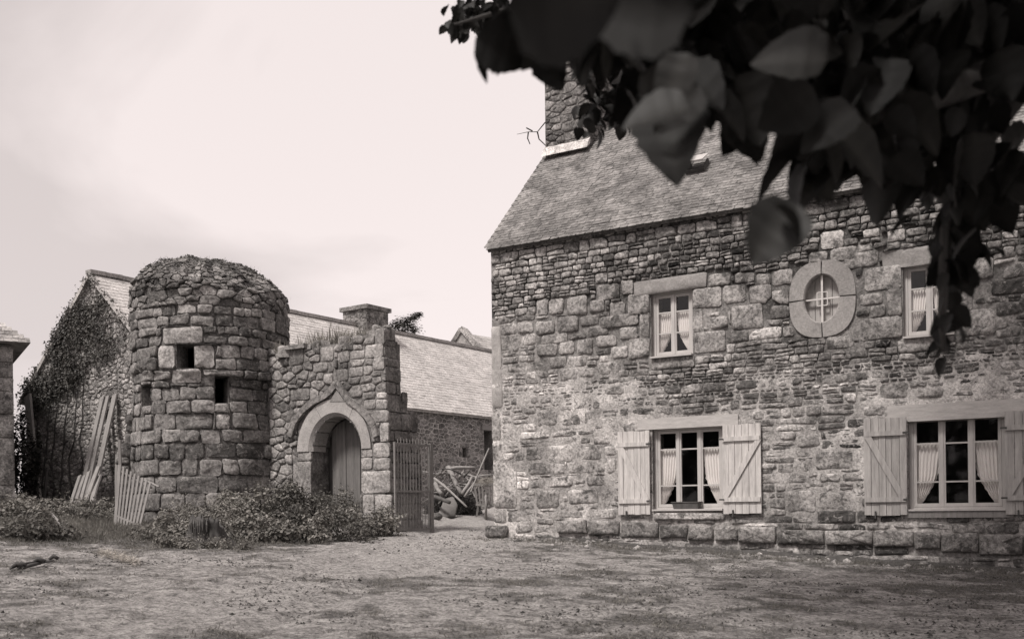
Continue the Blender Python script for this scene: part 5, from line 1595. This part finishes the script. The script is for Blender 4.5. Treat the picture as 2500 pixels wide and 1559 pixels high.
# ================================================================== VEGETATION
def leaf_quad(mb, c, nrm, size, tone, asp=.6):
    nrm = nrm.normalized(); x = nrm.cross(Vector((random.gauss(0, 1), random.gauss(0, 1), random.gauss(0, 1)))).normalized(); y = x.cross(nrm)
    mb.tone = tone
    a, b_, l_, r_ = c - x * size * .5, c + x * size * .5, c + y * size * asp * .5 + nrm * size * .1, c - y * size * asp * .5 + nrm * size * .1
    ia, ib, il, ir = mb.vert(a), mb.vert(b_), mb.vert(l_), mb.vert(r_)
    mb.face([ia, ir, ib]); mb.face([ia, ib, il])
def bush(c, rx, ry, rz, n_, ls, label, tone=(.18, .42), group='bushes round the foot of the tower', name='bush', stems=5, cat='bush', mat=M_bush):
    c = Vector(c); c.z = ground_z(c.x, c.y) - .03
    o = thing(name, c, label, cat, group)
    mb = MB(); sd_ = random.uniform(0, 99)
    lobes = [(Vector((random.uniform(-1, 1) * rx, random.uniform(-.8, .8) * ry, random.uniform(.05, .8) * rz * random.uniform(.5, 1))), random.uniform(.14, .42)) for _ in range(14)]
    for i in range(n_):
        lc, lr_ = random.choice(lobes)
        d = Vector((random.gauss(0, 1), random.gauss(0, 1), random.gauss(0, 1))).normalized()
        r = lr_ * (random.random() ** .35) * random.uniform(.8, 1.12)
        p = c + lc + Vector((d.x * rx * r * 1.15, d.y * ry * r * 1.15, d.z * rz * r * 1.2))
        gz = ground_z(p.x, p.y)
        if p.z < gz: p.z = gz + random.uniform(0, .08)
        leaf_quad(mb, p, d + Vector((0, 0, .5)) + Vector((random.gauss(0, .5), random.gauss(0, .5), random.gauss(0, .5))), ls * random.uniform(.6, 1.4), random.uniform(*tone))
    for i in range(int(n_ / 90)):                           # upright and arching shoots
        b0 = c + Vector((random.uniform(-.95, .95) * rx, random.uniform(-.8, .8) * ry, rz * random.uniform(.1, .5)))
        dv_ = Vector((random.gauss(0, .45), random.gauss(0, .45), 1)).normalized() * random.uniform(.35, .9) * min(rz, .8)
        for j in range(12):
            t = j / 11; p = b0 + dv_ * t + Vector((0, 0, -.25 * t * t * dv_.length)) 
            leaf_quad(mb, p + Vector((random.gauss(0, .03), random.gauss(0, .03), random.gauss(0, .02))), Vector((random.gauss(0, .7), random.gauss(0, .7), .8)), ls * random.uniform(.6, 1.5) * (1.2 - .6 * t), random.uniform(*tone), .45)
    mb.build('foliage', mat, o, False, 'stuff')
    for i in range(stems):
        mb = MB(); lc, lr_ = lobes[i]
        e = c + lc * 1.15 + Vector((0, 0, rz * .25))
        mb.tube([c + Vector((lc.x * .2, lc.y * .2, -.02)), c + lc * .6, e], [.012, .009, .004], 5); mb.build('stem', M_bark, o)
    return o
random.seed(5)
def gpt(px, py): return on_ground(px, py)
BS = [((700, 1322), .55, .4, .38, 1900, .055, 'low leafy bush in front, right of the stump'),
      ((612, 1322), .5, .4, .4, 1800, .055, 'low leafy bush close right of the stump'),
      ((800, 1318), .6, .45, .55, 2400, .055, 'dark leafy bush below the arched doorway, front row'),
      ((890, 1308), .55, .4, .5, 2100, .055, 'leafy bush against the pier right of the arched doorway'),
      ((745, 1296), .7, .5, .75, 3200, .055, 'tall dark bush left of the arched doorway'),
      ((860, 1292), .5, .35, .68, 2200, .05, 'bush growing up across the foot of the plank door'),
      ((640, 1290), .75, .5, .62, 3000, .055, 'broad bush before the right flank of the tower'),
      ((545, 1290), .75, .5, .55, 3000, .055, 'broad pale bush before the middle of the tower'),
      ((478, 1296), .55, .45, .5, 2300, .055, 'bush between the hurdle and the stump'),
      ((412, 1318), .42, .35, .26, 1300, .05, 'low weedy bush left of the stump'),
      ((265, 1262), .7, .5, .4, 2200, .055, 'weedy bush behind the slatted hurdle'),
      ((185, 1268), .75, .5, .36, 2200, .055, 'weedy bush at the foot of the leaning planks'),
      ((95, 1262), .8, .5, .4, 2400, .055, 'weedy bush below the ivy at the barn corner'),
      ((20, 1268), .7, .5, .45, 2200, .055, 'weedy bush at the foot of the corner building'),
      ((30, 1318), .75, .35, .32, 2000, .05, 'dark low bush at the left edge in front'),
      ((452, 1338), .3, .2, .2, 700, .045, 'small weed at the left foot of the stump'), ((566, 1340), .32, .2, .22, 800, .045, 'small weed at the right foot of the stump'),
      ((690, 1258), .6, .4, .62, 2200, .05, 'bush tucked in the angle of tower and wall')]
for (pq, rx, ry, rz, n_, ls, lab) in BS:
    dk = 'dark' in lab
    bush(gpt(*pq), rx * 1.12, ry * 1.1, rz * 1.35, int(n_ * 1.3), ls * random.uniform(.8, 1.6), lab, (.12, .36) if dk else (.2, .6))

# ivy on the barn's gable
def ivy_density(u, v):
    lim = 2.55 + .32 * (u + HW)
    st_ = 1.0 if u < -1.2 else max(.22, 1.0 - .36 * (u + 1.2))
    return (st_ if v > lim else st_ * math.exp(-((v - lim) / .25) ** 2) * .7 + (.3 if u < -HW + .3 else 0)) * (.55 + .9 * nz(u, v, 1.3, 7) + .4 * nz(u, v, 3.5, 2))
iv = thing('ivy', GF.p(-HW + .4, -.1, .1), 'dark ivy climbing over the left half of the barn gable', 'ivy')
mb = MB(); k = 0
while k < 12000:
    u, v = random.uniform(-HW - .15, HW), random.uniform(.2, ridge_h)
    top = ridge_h - abs(u) * math.tan(math.radians(42))
    if v > top + .12: continue
    dn = ivy_density(u, v)
    if random.random() > max(.012, min(1, dn)): continue
    k += 1
    d = abs(random.gauss(0, .07)) + .04 + (.12 * random.random() if u < -HW + .4 else 0)
    leaf_quad(mb, GF.p(u, v, d), -R_b + Vector((random.gauss(0, .6), random.gauss(0, .4), random.gauss(0, .5) + .3)), random.uniform(.035, .08), random.uniform(.14, .42), .8)
mb.build('foliage', M_ivy, iv, False, 'stuff')
for i in range(6):
    mb = MB(); u = -HW + .3 + i * .42; v0 = .1; pts = []
    for j in range(9):
        pts.append(GF.p(u + .25 * nz(i * 3, j * .5, 1.1), v0 + j * .42, .04)); u += random.uniform(-.02, .12)
    if pts: mb.tube(pts, [.03 - .0028 * j for j in range(9)], 5); mb.build('stem', M_bark, iv)
# dark climber in the gap beside the corner building
c = at_depth(58, 1245, 24.4)
bush((c.x, c.y, 0), .3, .4, 2.5, 3000, .09, 'tall dark evergreen shrub in the gap between corner building and barn', (.06, .18), None, 'evergreen_shrub', 5, 'shrub', M_ivy)

# ivy rags on top of the tower and dry grass on the broken masonry
def tuft_grass(mb, c, h, spread, n_, tone, bw_=.0):
    for i in range(n_):
        b_ = c + Vector((random.gauss(0, spread), random.gauss(0, spread), 0)); t = Vector((random.gauss(0, .35), random.gauss(0, .35), 1)).normalized() * h * random.uniform(.4, 1.1)
        w = Vector((random.gauss(0, 1), random.gauss(0, 1), 0)).normalized() * max(h * .022, bw_)
        mb.tone = random.uniform(*tone)
        m_ = b_ + t * .55 + Vector((random.gauss(0, .02), random.gauss(0, .02), 0))
        i0, i1, i2, i3, i4 = mb.vert(b_ - w), mb.vert(b_ + w), mb.vert(m_ + w * .8), mb.vert(m_ - w * .8), mb.vert(b_ + t + (m_ - b_) * random.uniform(-.1, .2))
        mb.face([i0, i1, i2, i3]); mb.face([i3, i2, i4])
tw = MB()
for i in range(520):
    a = random.uniform(-2.2, 2.2); v = random.uniform(T_H0 + .1, T_TOP)
    if random.random() > (v - T_H0 - .1) / .7: continue
    tuft_grass(tw, t_map(a * TR, v, -.03), random.uniform(.04, .1), .06, 6, (.08, .3))
for i in range(700):
    a, r = random.uniform(0, 6.28), math.sqrt(random.random())
    tuft_grass(tw, TO + Vector((math.cos(a) * r * .6, math.sin(a) * r * .6, T_TOP - .03)), random.uniform(.03, .09), .05, 5, (.1, .35))
tag(tw.build('tower_grass', M_grass, None, False, 'stuff'), 'dry grass and weeds over the crumbled tower top', 'grass')
lv = MB()
for i in range(2000):
    a = random.uniform(-2.3, 2.3); v = T_TOP - abs(random.gauss(0, .3)) + (.25 * nz(a * 3, 0, 1))
    if v > T_TOP: v = T_TOP
    leaf_quad(lv, t_map(a * TR, v, random.uniform(-.02, .06)), Vector((math.sin(a), -math.cos(a), .6)) + Vector((random.gauss(0, .5),) * 3), random.uniform(.03, .08), random.uniform(.1, .36))
tag(lv.build('tower_creeper', M_ivy, None, False, 'stuff'), 'small dark creeper leaves matted round the tower top', 'creeper')
wg_ = MB()
for i in range(170):
    u = random.uniform(.1, WALL_L - .5); tuft_grass(wg_, WF.p(u, w_rag(u) - .04, -random.uniform(.02, .45)), random.uniform(.12, .42) * (1.2 if .8 < u < 2.0 else .7), .05, 9, (.3, .75))
tag(wg_.build('wall_grass', M_grass, None, False, 'stuff'), 'tall dry grass growing on top of the ruined wall', 'grass')

# yard grass: short worn tufts, longer by the walls
random.seed(77)
yg = MB()
def grassy(x, y):
    return nz(x, y, .55, 1.7) * .7 + nz(x, y, 1.7, 5) * .4
cnt = 0
while cnt < 11500:
    y = 6.5 + 14.5 * random.random() ** .8; x = random.uniform(-.52, .54) * y
    rel = (Vector((x, y, 0)) - Vector((HO.x, HO.y, 0)))
    if rel.dot(N_h) < .1 and rel.dot(U_h) > -.1: continue
    leftg = max(0, min(1, (-x - 2.5) / 2)) * max(0, min(1, (y - 13.5) / 2.5))
    edge = max(0, 1 - abs(rel.dot(N_h) - .6) / .6) if rel.dot(U_h) > 0 else 0
    if turf(x, y) < random.uniform(.0, .45) and random.random() > .5 * edge: continue
    cnt += 1
    gt = .12 + .14 * random.random()
    tuft_grass(yg, Vector((x, y, ground_zn(x, y) - .008)), random.uniform(.02, .05) * (1 + 2.2 * leftg + 1.2 * edge), .045, 7, (gt, gt + .25), .004)
tag(yg.build('yard_grass', M_grass, None, False, 'stuff'), 'short worn grass over the farmyard ground', 'grass')
lit = MB()
random.seed(41)
for i in range(24000):                                      # trodden litter: clods, dead leaves, dung crumbs
    y = 6.5 + 14 * random.random() ** 1.2; x = random.uniform(-.52, .54) * y
    if nz(x, y, .8, 3.1) + .8 * nz(x, y, 2.4, 1.2) < random.uniform(.0, .6): continue
    rel = Vector((x, y, 0)) - Vector((HO.x, HO.y, 0))
    if rel.dot(N_h) < .1 and rel.dot(U_h) > -.1: continue
    q = Vector((x, y, ground_zn(x, y) + .004)); r = random.uniform(.007, .024) * (1.6 if random.random() < .06 else 1)
    lit.tone = random.uniform(.02, .16) if random.random() < .9 else random.uniform(.16, .3)
    a = random.uniform(0, 6.28); tp2 = lit.vert(q + Vector((0, 0, r * random.uniform(.3, .8))))
    ring = [lit.vert(q + Vector((math.cos(a + k * 1.57) * r * random.uniform(.6, 1.4), math.sin(a + k * 1.57) * r * random.uniform(.5, 1.1), -.008))) for k in range(4)]
    for k in range(4): lit.face([ring[k], ring[(k + 1) % 4], tp2])
tag(lit.build('ground_litter', plain_mat('litter', 1.0, .3, 20, .95, (1, 1, 1), .002, .1, TINT, True), None, False, 'stuff'), 'dark crumbs and dead leaves trodden into the yard', 'litter')
# scattered straw
sw = MB()
for i in range(1300):
    t = random.random(); q = on_ground(248 + 88 * t + random.gauss(0, 6), 1350 + 26 * t + random.gauss(0, 5))
    d = Vector((random.gauss(0, 1), random.gauss(0, 1), random.gauss(0, .15))).normalized() * random.uniform(.02, .08); w = d.cross(Z).normalized() * .003
    sw.tone = random.uniform(.2, .42); q.z = ground_zn(q.x, q.y) + random.uniform(.01, .05)
    sw.face([sw.vert(q - d - w), sw.vert(q - d + w), sw.vert(q + d + w), sw.vert(q + d - w)])
tag(sw.build('straw', M_straw, None, False, 'stuff'), 'thin strip of pale straw strewn on the earth', 'straw')

# ================================================================== FAR TREE behind the barn roof
random.seed(3)
ft = at_depth(985, 800, 44); fz = ground_z(ft.x, ft.y)
far_tree = thing('far_tree', (ft.x, ft.y, fz), 'far dark conifer with its top showing above the barn roof', 'tree')
mb = MB(); mb.tube([(ft.x, ft.y, fz), (ft.x + .1, ft.y, fz + 4), (ft.x, ft.y, ft.z - .1)], [.3, .22, .06], 8); mb.build('trunk', M_bark, far_tree)
mb = MB()
for (px, py, s_) in ((1022, 768, .16), (1012, 774, .22), (1000, 780, .28), (988, 786, .32), (975, 790, .34), (965, 796, .3), (985, 800, .4), (1000, 798, .35), (950, 806, .3), (965, 812, .4), (1010, 806, .3), (940, 800, .2), (934, 785, .12), (990, 815, .5)):
    c = at_depth(px, py, 44 + random.uniform(-.5, .5))
    for i in range(220):
        d = Vector((random.gauss(0, 1), random.gauss(0, 1), random.gauss(0, .6))) * s_ * .55
        leaf_quad(mb, c + d, d + Z, random.uniform(.08, .16), random.uniform(.15, .4), .5)
mb.build('crown', M_ivy, far_tree, False, 'stuff')

# ================================================================== OVERHANGING TREE at the camera's right
random.seed(21)
trunk_p = Vector((2.9, 2.3, 0)); trunk_p.z = ground_z(2.9, 2.3) - .05
tree = thing('overhanging_tree', trunk_p, 'broad-leaved tree whose dark near branches hang across the upper right', 'tree')
mb = MB(); tz = trunk_p.z
mb.tube([trunk_p, trunk_p + Vector((.03, .02, 1.2)), trunk_p + Vector((-.05, .05, 2.4)), trunk_p + Vector((-.1, 0, 3.8)), trunk_p + Vector((0, -.1, 5.5))], [.3, .23, .2, .16, .08], 12); trunk = mb.build('trunk', M_bark, tree, True)
def leaf_mesh(L, wd, curl, tone):
    """a broad leaf: midrib fold, pointed tip, toothed edge, short stalk"""
    mb = MB(); mb.tone = tone; n_ = 12; rows_ = []
    for i in range(n_ + 1):
        t = i / n_
        w = wd * (math.sin(math.pi * min(1, t * .94 + .06) ** .75)) ** .8 * (1 if i not in (0, n_) else 0.02)
        x = L * t; zc = -curl * L * t * t
        def tv_(s_): mb.tone = tone * (1.7 if s_ == 0 else (.9 if i % 2 else 1.12)); return True
        r = [tv_(s_) and mb.vert((x, s_ * w * (1 + (.035 if i % 2 else -.025) + .1 * nz(i * .9, s_ * 3, 1.0, tone * 40)), zc + abs(s_) * w * .28 + .01 * L * math.sin(i * 2.1 + s_))) for s_ in (-1, -.5, 0, .5, 1)]
        rows_.append(r)
    for a, b_ in zip(rows_, rows_[1:]):
        for k in range(4): mb.face([a[k], a[k + 1], b_[k + 1], b_[k]])
    s0_ = [mb.vert((-L * .28, 0, .004)), mb.vert((-L * .28, .0025, 0)), mb.vert((0.02 * L, .0025, 0)), mb.vert((.02 * L, 0, .004))]
    mb.face(s0_)
    return mb
leaf_lib = []
for i in range(7):
    s_ = leaf_mesh(1.0, .38 + .03 * (i % 4), .12 + .12 * (i % 3), (.06, .075, .09, .11, .14, .17, .22)[i])
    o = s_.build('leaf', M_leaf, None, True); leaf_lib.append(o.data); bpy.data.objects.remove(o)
def branch_part(pts, r0, r1, parent):
    mb = MB(); n_ = len(pts); mb.tube(pts, [r0 + (r1 - r0) * i / (n_ - 1) for i in range(n_)], 7); return mb.build('branch', M_bark, parent, True)
def bp(px, py, y): return at_depth(px, py, y)
crotch = trunk_p + Vector((-.05, .05, 2.3))
br = [branch_part([crotch, bp(2600, -150, 2.4), bp(2300, 20, 2.3), bp(2000, -60, 2.2), bp(1700, -20, 2.1), bp(1430, 10, 2.0)], .06, .012, tree),
      branch_part([crotch, bp(2560, 60, 2.3), bp(2420, 180, 2.2), bp(2230, 260, 2.1), bp(2050, 300, 2.0), bp(1900, 330, 1.95)], .05, .008, tree),
      branch_part([crotch, bp(2520, 200, 2.5), bp(2380, 380, 2.5), bp(2310, 560, 2.5), bp(2300, 760, 2.45), bp(2305, 860, 2.45)], .03, .006, tree),
      branch_part([crotch + Z * .6, bp(2300, -260, 3.2), bp(1800, -160, 3.4), bp(1500, -60, 3.5), bp(1250, 20, 3.6), bp(1110, 60, 3.7)], .04, .004, tree)]
def place_leaf(parent, c, L, droop, roll, yaw, me):
    o = bpy.data.objects.new('leaf', me); col.objects.link(o); o.parent = parent
    o.matrix_basis = Matrix.Translation(c - wloc(parent)) @ (Matrix.Rotation(yaw, 4, 'Z') @ Matrix.Rotation(droop, 4, 'Y') @ Matrix.Rotation(roll, 4, 'X') @ Matrix.Translation((-L * .4, 0, 0)) @ Matrix.Scale(L, 4))
    return o
MASS = [ # px, py, spread x, spread y, depth, leaf length (m), how many, branch
    (1560, 30, 120, 40, 1.7, .16, 8, 0), (2120, 170, 330, 150, 2.7, .16, 60, 1), (2300, 120, 220, 120, 3.0, .17, 50, 1), (1750, 90, 160, 80, 2.5, .15, 30, 0),
    (1450, 40, 150, 45, 1.75, .155, 24, 0), (1330, 60, 60, 50, 1.8, .13, 8, 0), (1400, 95, 70, 30, 1.9, .12, 7, 0), (1230, 105, 30, 22, 1.9, .12, 4, 0), (1250, 135, 20, 10, 1.9, .12, 2, 0), (1360, 140, 40, 16, 2.1, .1, 4, 0),
    (1640, 60, 80, 60, 1.8, .14, 18, 0), (1800, 60, 110, 70, 1.9, .14, 22, 0), (2000, 70, 120, 80, 2.0, .14, 24, 0), (2230, 80, 130, 90, 2.1, .14, 26, 0), (2420, 120, 90, 120, 2.2, .14, 18, 0),
    (1640, 180, 70, 55, 1.8, .14, 12, 1), (1590, 255, 60, 35, 1.7, .15, 6, 1), (1690, 235, 60, 45, 1.8, .12, 12, 1), (1830, 230, 90, 70, 1.9, .14, 18, 1), (1835, 335, 22, 30, 1.9, .1, 3, 1), (1950, 250, 90, 70, 2.0, .14, 15, 1),
    (2000, 380, 60, 60, 1.9, .15, 12, 1), (1980, 470, 40, 26, 1.9, .12, 3, 1), (1925, 560, 30, 22, 1.2, .085, 2, 1), (1890, 610, 26, 12, 1.2, .075, 1, 1), (2150, 260, 100, 90, 2.0, .14, 20, 1), (2170, 400, 90, 60, 2.1, .14, 14, 1),
    (2330, 300, 90, 90, 2.2, .14, 18, 2), (2300, 440, 70, 40, 2.3, .13, 10, 2), (2440, 400, 60, 90, 2.3, .13, 10, 2), (2315, 540, 18, 40, 2.5, .1, 9, 2), (2316, 640, 14, 45, 2.5, .1, 9, 2), (2316, 740, 13, 40, 2.5, .09, 8, 2), (2305, 840, 12, 30, 2.45, .075, 5, 2),
    (2400, 580, 35, 40, 2.4, .1, 4, 2), (2220, 540, 12, 14, 2.4, .07, 1, 2)]
GAPS = ((1525, 130, 75, 80), (1265, 90, 22, 40), (2085, 450, 60, 40), (2400, 320, 50, 60), (1880, 420, 60, 70), (1770, 400, 60, 60), (2130, 60, 35, 30), (1850, 175, 25, 20), (2010, 170, 25, 25))
def lay_leaf(parent, c, L, th, nrm, me):
    X = Vector((math.cos(th), .15, math.sin(th))).normalized(); Nn = Vector(nrm); Nn = (Nn - X * Nn.dot(X)).normalized(); Y = Nn.cross(X)
    o = bpy.data.objects.new('leaf', me); col.objects.link(o); o.parent = parent
    o.matrix_basis = Matrix.Translation(c - wloc(parent)) @ Matrix((X, Y, Nn)).transposed().to_4x4() @ Matrix.Translation((-L * .5, 0, 0)) @ Matrix.Scale(L, 4)
for (px, py, y, L, th, nrm, k) in ((1395, 5, .9, .115, .1, (0, -1, -.5), 2), (1540, 0, .95, .115, 3.0, (.2, -1, -.4), 2), (1645, 205, 1.35, .085, -2.0, (-.6, -1, .3), 4), (1600, 280, 1.3, .09, 3.3, (0, -1, .9), 3), (1930, 130, 1.5, .11, 2.9, (-.3, -1, .3), 5),
                                   (1890, 570, 1.2, .085, -2.3, (-.4, -1, .2), 3), (1920, 265, 1.6, .1, -2.5, (.2, -1, -.2), 3), (2020, 310, 1.6, .1, -2.6, (-.2, -1, .4), 4), (1650, 262, 1.6, .095, -2.4, (.5, -1, .6), 4), (1235, 120, 1.8, .11, -.3, (0, -1, -.2), 1)):
    lay_leaf(br[1] if px > 1600 else br[0], at_depth(px, py, y), L, th, nrm, leaf_lib[k])
nleaf = 12
stuff = {0: MB(), 1: MB(), 2: MB(), 3: MB()}
def stuff_leaf(mb, c, L, me, M):
    base = len(mb.v)
    t = [0.0] * len(me.vertices); me.attributes['tone'].data.foreach_get('value', t)
    for vv, tt in zip(me.vertices, t):
        mb.tone = tt; mb.vert(M @ vv.co)
    mb.f += [tuple(base + i for i in p.vertices) for p in me.polygons]
for (px, py, sx_, sy_, y, L, n_, bi) in MASS:
    L *= .84
    if bi < 2: py -= 38
    for i in range(int(n_ * (1.45 if px < 2050 else 1.9))):
        qx, qy = px + random.uniform(-1, 1) * sx_, py + random.uniform(-1, 1) * sy_
        if any(((qx - gx_) / ga) ** 2 + ((qy - gy_) / gb) ** 2 < 1 for (gx_, gy_, ga, gb) in GAPS): continue
        c = at_depth(qx, qy, y + random.uniform(-.1, .3))
        me = random.choice(leaf_lib); LL = L * random.uniform(.5, 1.2)
        yaw = random.choice([random.uniform(-.5, .7), random.uniform(2.4, 3.9)]) if random.random() < .7 else random.uniform(0, 6.28)
        dr, ro = random.uniform(.35, 1.25), random.uniform(-.9, .9)
        if nleaf < 300 and (y < 2.4 or nleaf < 0) and i % 2 == 0:
            place_leaf(br[bi], c, LL, dr, ro, yaw, me); nleaf += 1
        else:
            M = Matrix.Translation(c) @ Matrix.Rotation(yaw, 4, 'Z') @ Matrix.Rotation(dr, 4, 'Y') @ Matrix.Rotation(ro, 4, 'X') @ Matrix.Scale(LL, 4); stuff_leaf(stuff[bi], c, LL, me, M)
# smaller, farther sprays
for (px, py, sx_, sy_, y, L, n_) in ((1110, 70, 22, 20, 3.9, .045, 22), (1140, 45, 30, 30, 3.9, .05, 26), (1190, 25, 40, 30, 3.8, .055, 30), (1240, 45, 25, 40, 3.7, .05, 20), (1170, 10, 60, 14, 3.9, .05, 26),
                                     (1470, 170, 40, 20, 4.4, .06, 26), (1520, 200, 45, 50, 4.4, .07, 60), (1450, 240, 30, 50, 4.4, .06, 30), (1530, 270, 50, 40, 4.4, .07, 50), (1430, 290, 12, 25, 4.4, .05, 10), (1560, 130, 20, 40, 4.0, .07, 20)):
    for i in range(n_):
        c = at_depth(px + random.gauss(0, .6) * sx_, py + random.gauss(0, .6) * sy_, y + random.uniform(-.2, .2)); me = random.choice(leaf_lib); LL = L * random.uniform(.7, 1.2)
        M = Matrix.Translation(c) @ Matrix.Rotation(random.uniform(0, 6.28), 4, 'Z') @ Matrix.Rotation(random.uniform(.2, 1.3), 4, 'Y') @ Matrix.Rotation(random.uniform(-1, 1), 4, 'X') @ Matrix.Scale(LL, 4); stuff_leaf(stuff[3], c, LL, me, M)
def in_frame(p):
    q = RM.transposed() @ (p - Vector((0, 0, EYE)))
    if q.z > -.2: return False
    px, py = PX0 + q.x / -q.z * F_PX, PY0 - q.y / -q.z * F_PX
    return -60 < px < 2560 and -60 < py < 1620
random.seed(8)
crown = MB()
for (ctr, rad, n_) in ((trunk_p + Vector((-1.0, -.4, 4.2)), (2.9, 2.8, 1.9), 6500), (Vector((1.9, 6.3, trunk_p.z + 8.2)), (3.6, 4.2, 1.7), 9500), (Vector((4.5, 8.8, trunk_p.z + 8.6)), (3.4, 3.6, 1.7), 7000)):
    k = 0                                                   # the rest of the crown, above and beside the view
    while k < n_:
        d = Vector((random.gauss(0, 1), random.gauss(0, 1), random.gauss(0, 1))).normalized() * random.random() ** .4
        c = ctr + Vector((d.x * rad[0], d.y * rad[1], d.z * rad[2]))
        if in_frame(c) or (c - Vector((0, 0, EYE))).length < 1.1: k += .2; continue
        k += 1
        leaf_quad(crown, c, Vector((random.gauss(0, .7), random.gauss(0, .7), 1)), random.uniform(.13, .22), random.uniform(.2, .5), .8)
crown.build('crown', M_leaf, tree, False, 'stuff')
branch_part([trunk_p + Vector((0, -.1, 5.3)), Vector((2.4, 4, trunk_p.z + 7)), Vector((1.8, 6.5, trunk_p.z + 8)), Vector((1.2, 8.5, trunk_p.z + 8.4))], .09, .02, tree)
branch_part([Vector((2.4, 4, trunk_p.z + 7)), Vector((3.6, 7, trunk_p.z + 8.2)), Vector((4.8, 9.5, trunk_p.z + 8.6))], .06, .02, tree)
for bi, mb in stuff.items():
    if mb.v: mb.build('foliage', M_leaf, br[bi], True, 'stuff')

# belt of trees behind the photographer, mirrored darkly in the window panes
random.seed(91)
belt = MB()
way = [Vector((-38, 18, 0)), Vector((-34, -2, 0)), Vector((-24, -14, 0)), Vector((-8, -19, 0)), Vector((14, -18, 0))]
for i in range(9000):
    k = random.randrange(4); q = way[k].lerp(way[k + 1], random.random()) + Vector((random.gauss(0, 1.6), random.gauss(0, 1.6), 0))
    top = 7.5 + 2.5 * nz(q.x, q.y, .18, 2)
    q.z = ground_z(q.x, q.y) + top * random.random() ** .8
    leaf_quad(belt, q, Vector((random.gauss(0, 1), random.gauss(0, 1), .5)), random.uniform(.5, 1.1), random.uniform(.2, .5), .8)
tag(belt.build('tree_belt', M_ivy, None, False, 'stuff'), 'dark belt of trees closing the yard behind the viewpoint', 'wood')
# bare twig growing from the chimney
t0 = HF.p(0, 0, -2.6); d_ = t0.y
tp_ = at_depth(1345, 290, d_)
twig = thing('bare_twig', tp_, 'bare forked twig sticking out from the left of the house chimney', 'twig')
for pts in (((1347, 288), (1330, 300), (1312, 322), (1290, 322), (1262, 328)), ((1312, 322), (1316, 340), (1335, 358)), ((1290, 322), (1288, 338), (1294, 352)), ((1300, 320), (1285, 312))):
    mb = MB(); P = [at_depth(*q, d_ + random.uniform(-.05, .05)) for q in pts]
    mb.tube(P, [.016 - .003 * i for i in range(len(P))], 5); mb.build('twig_arm', M_bark, twig)
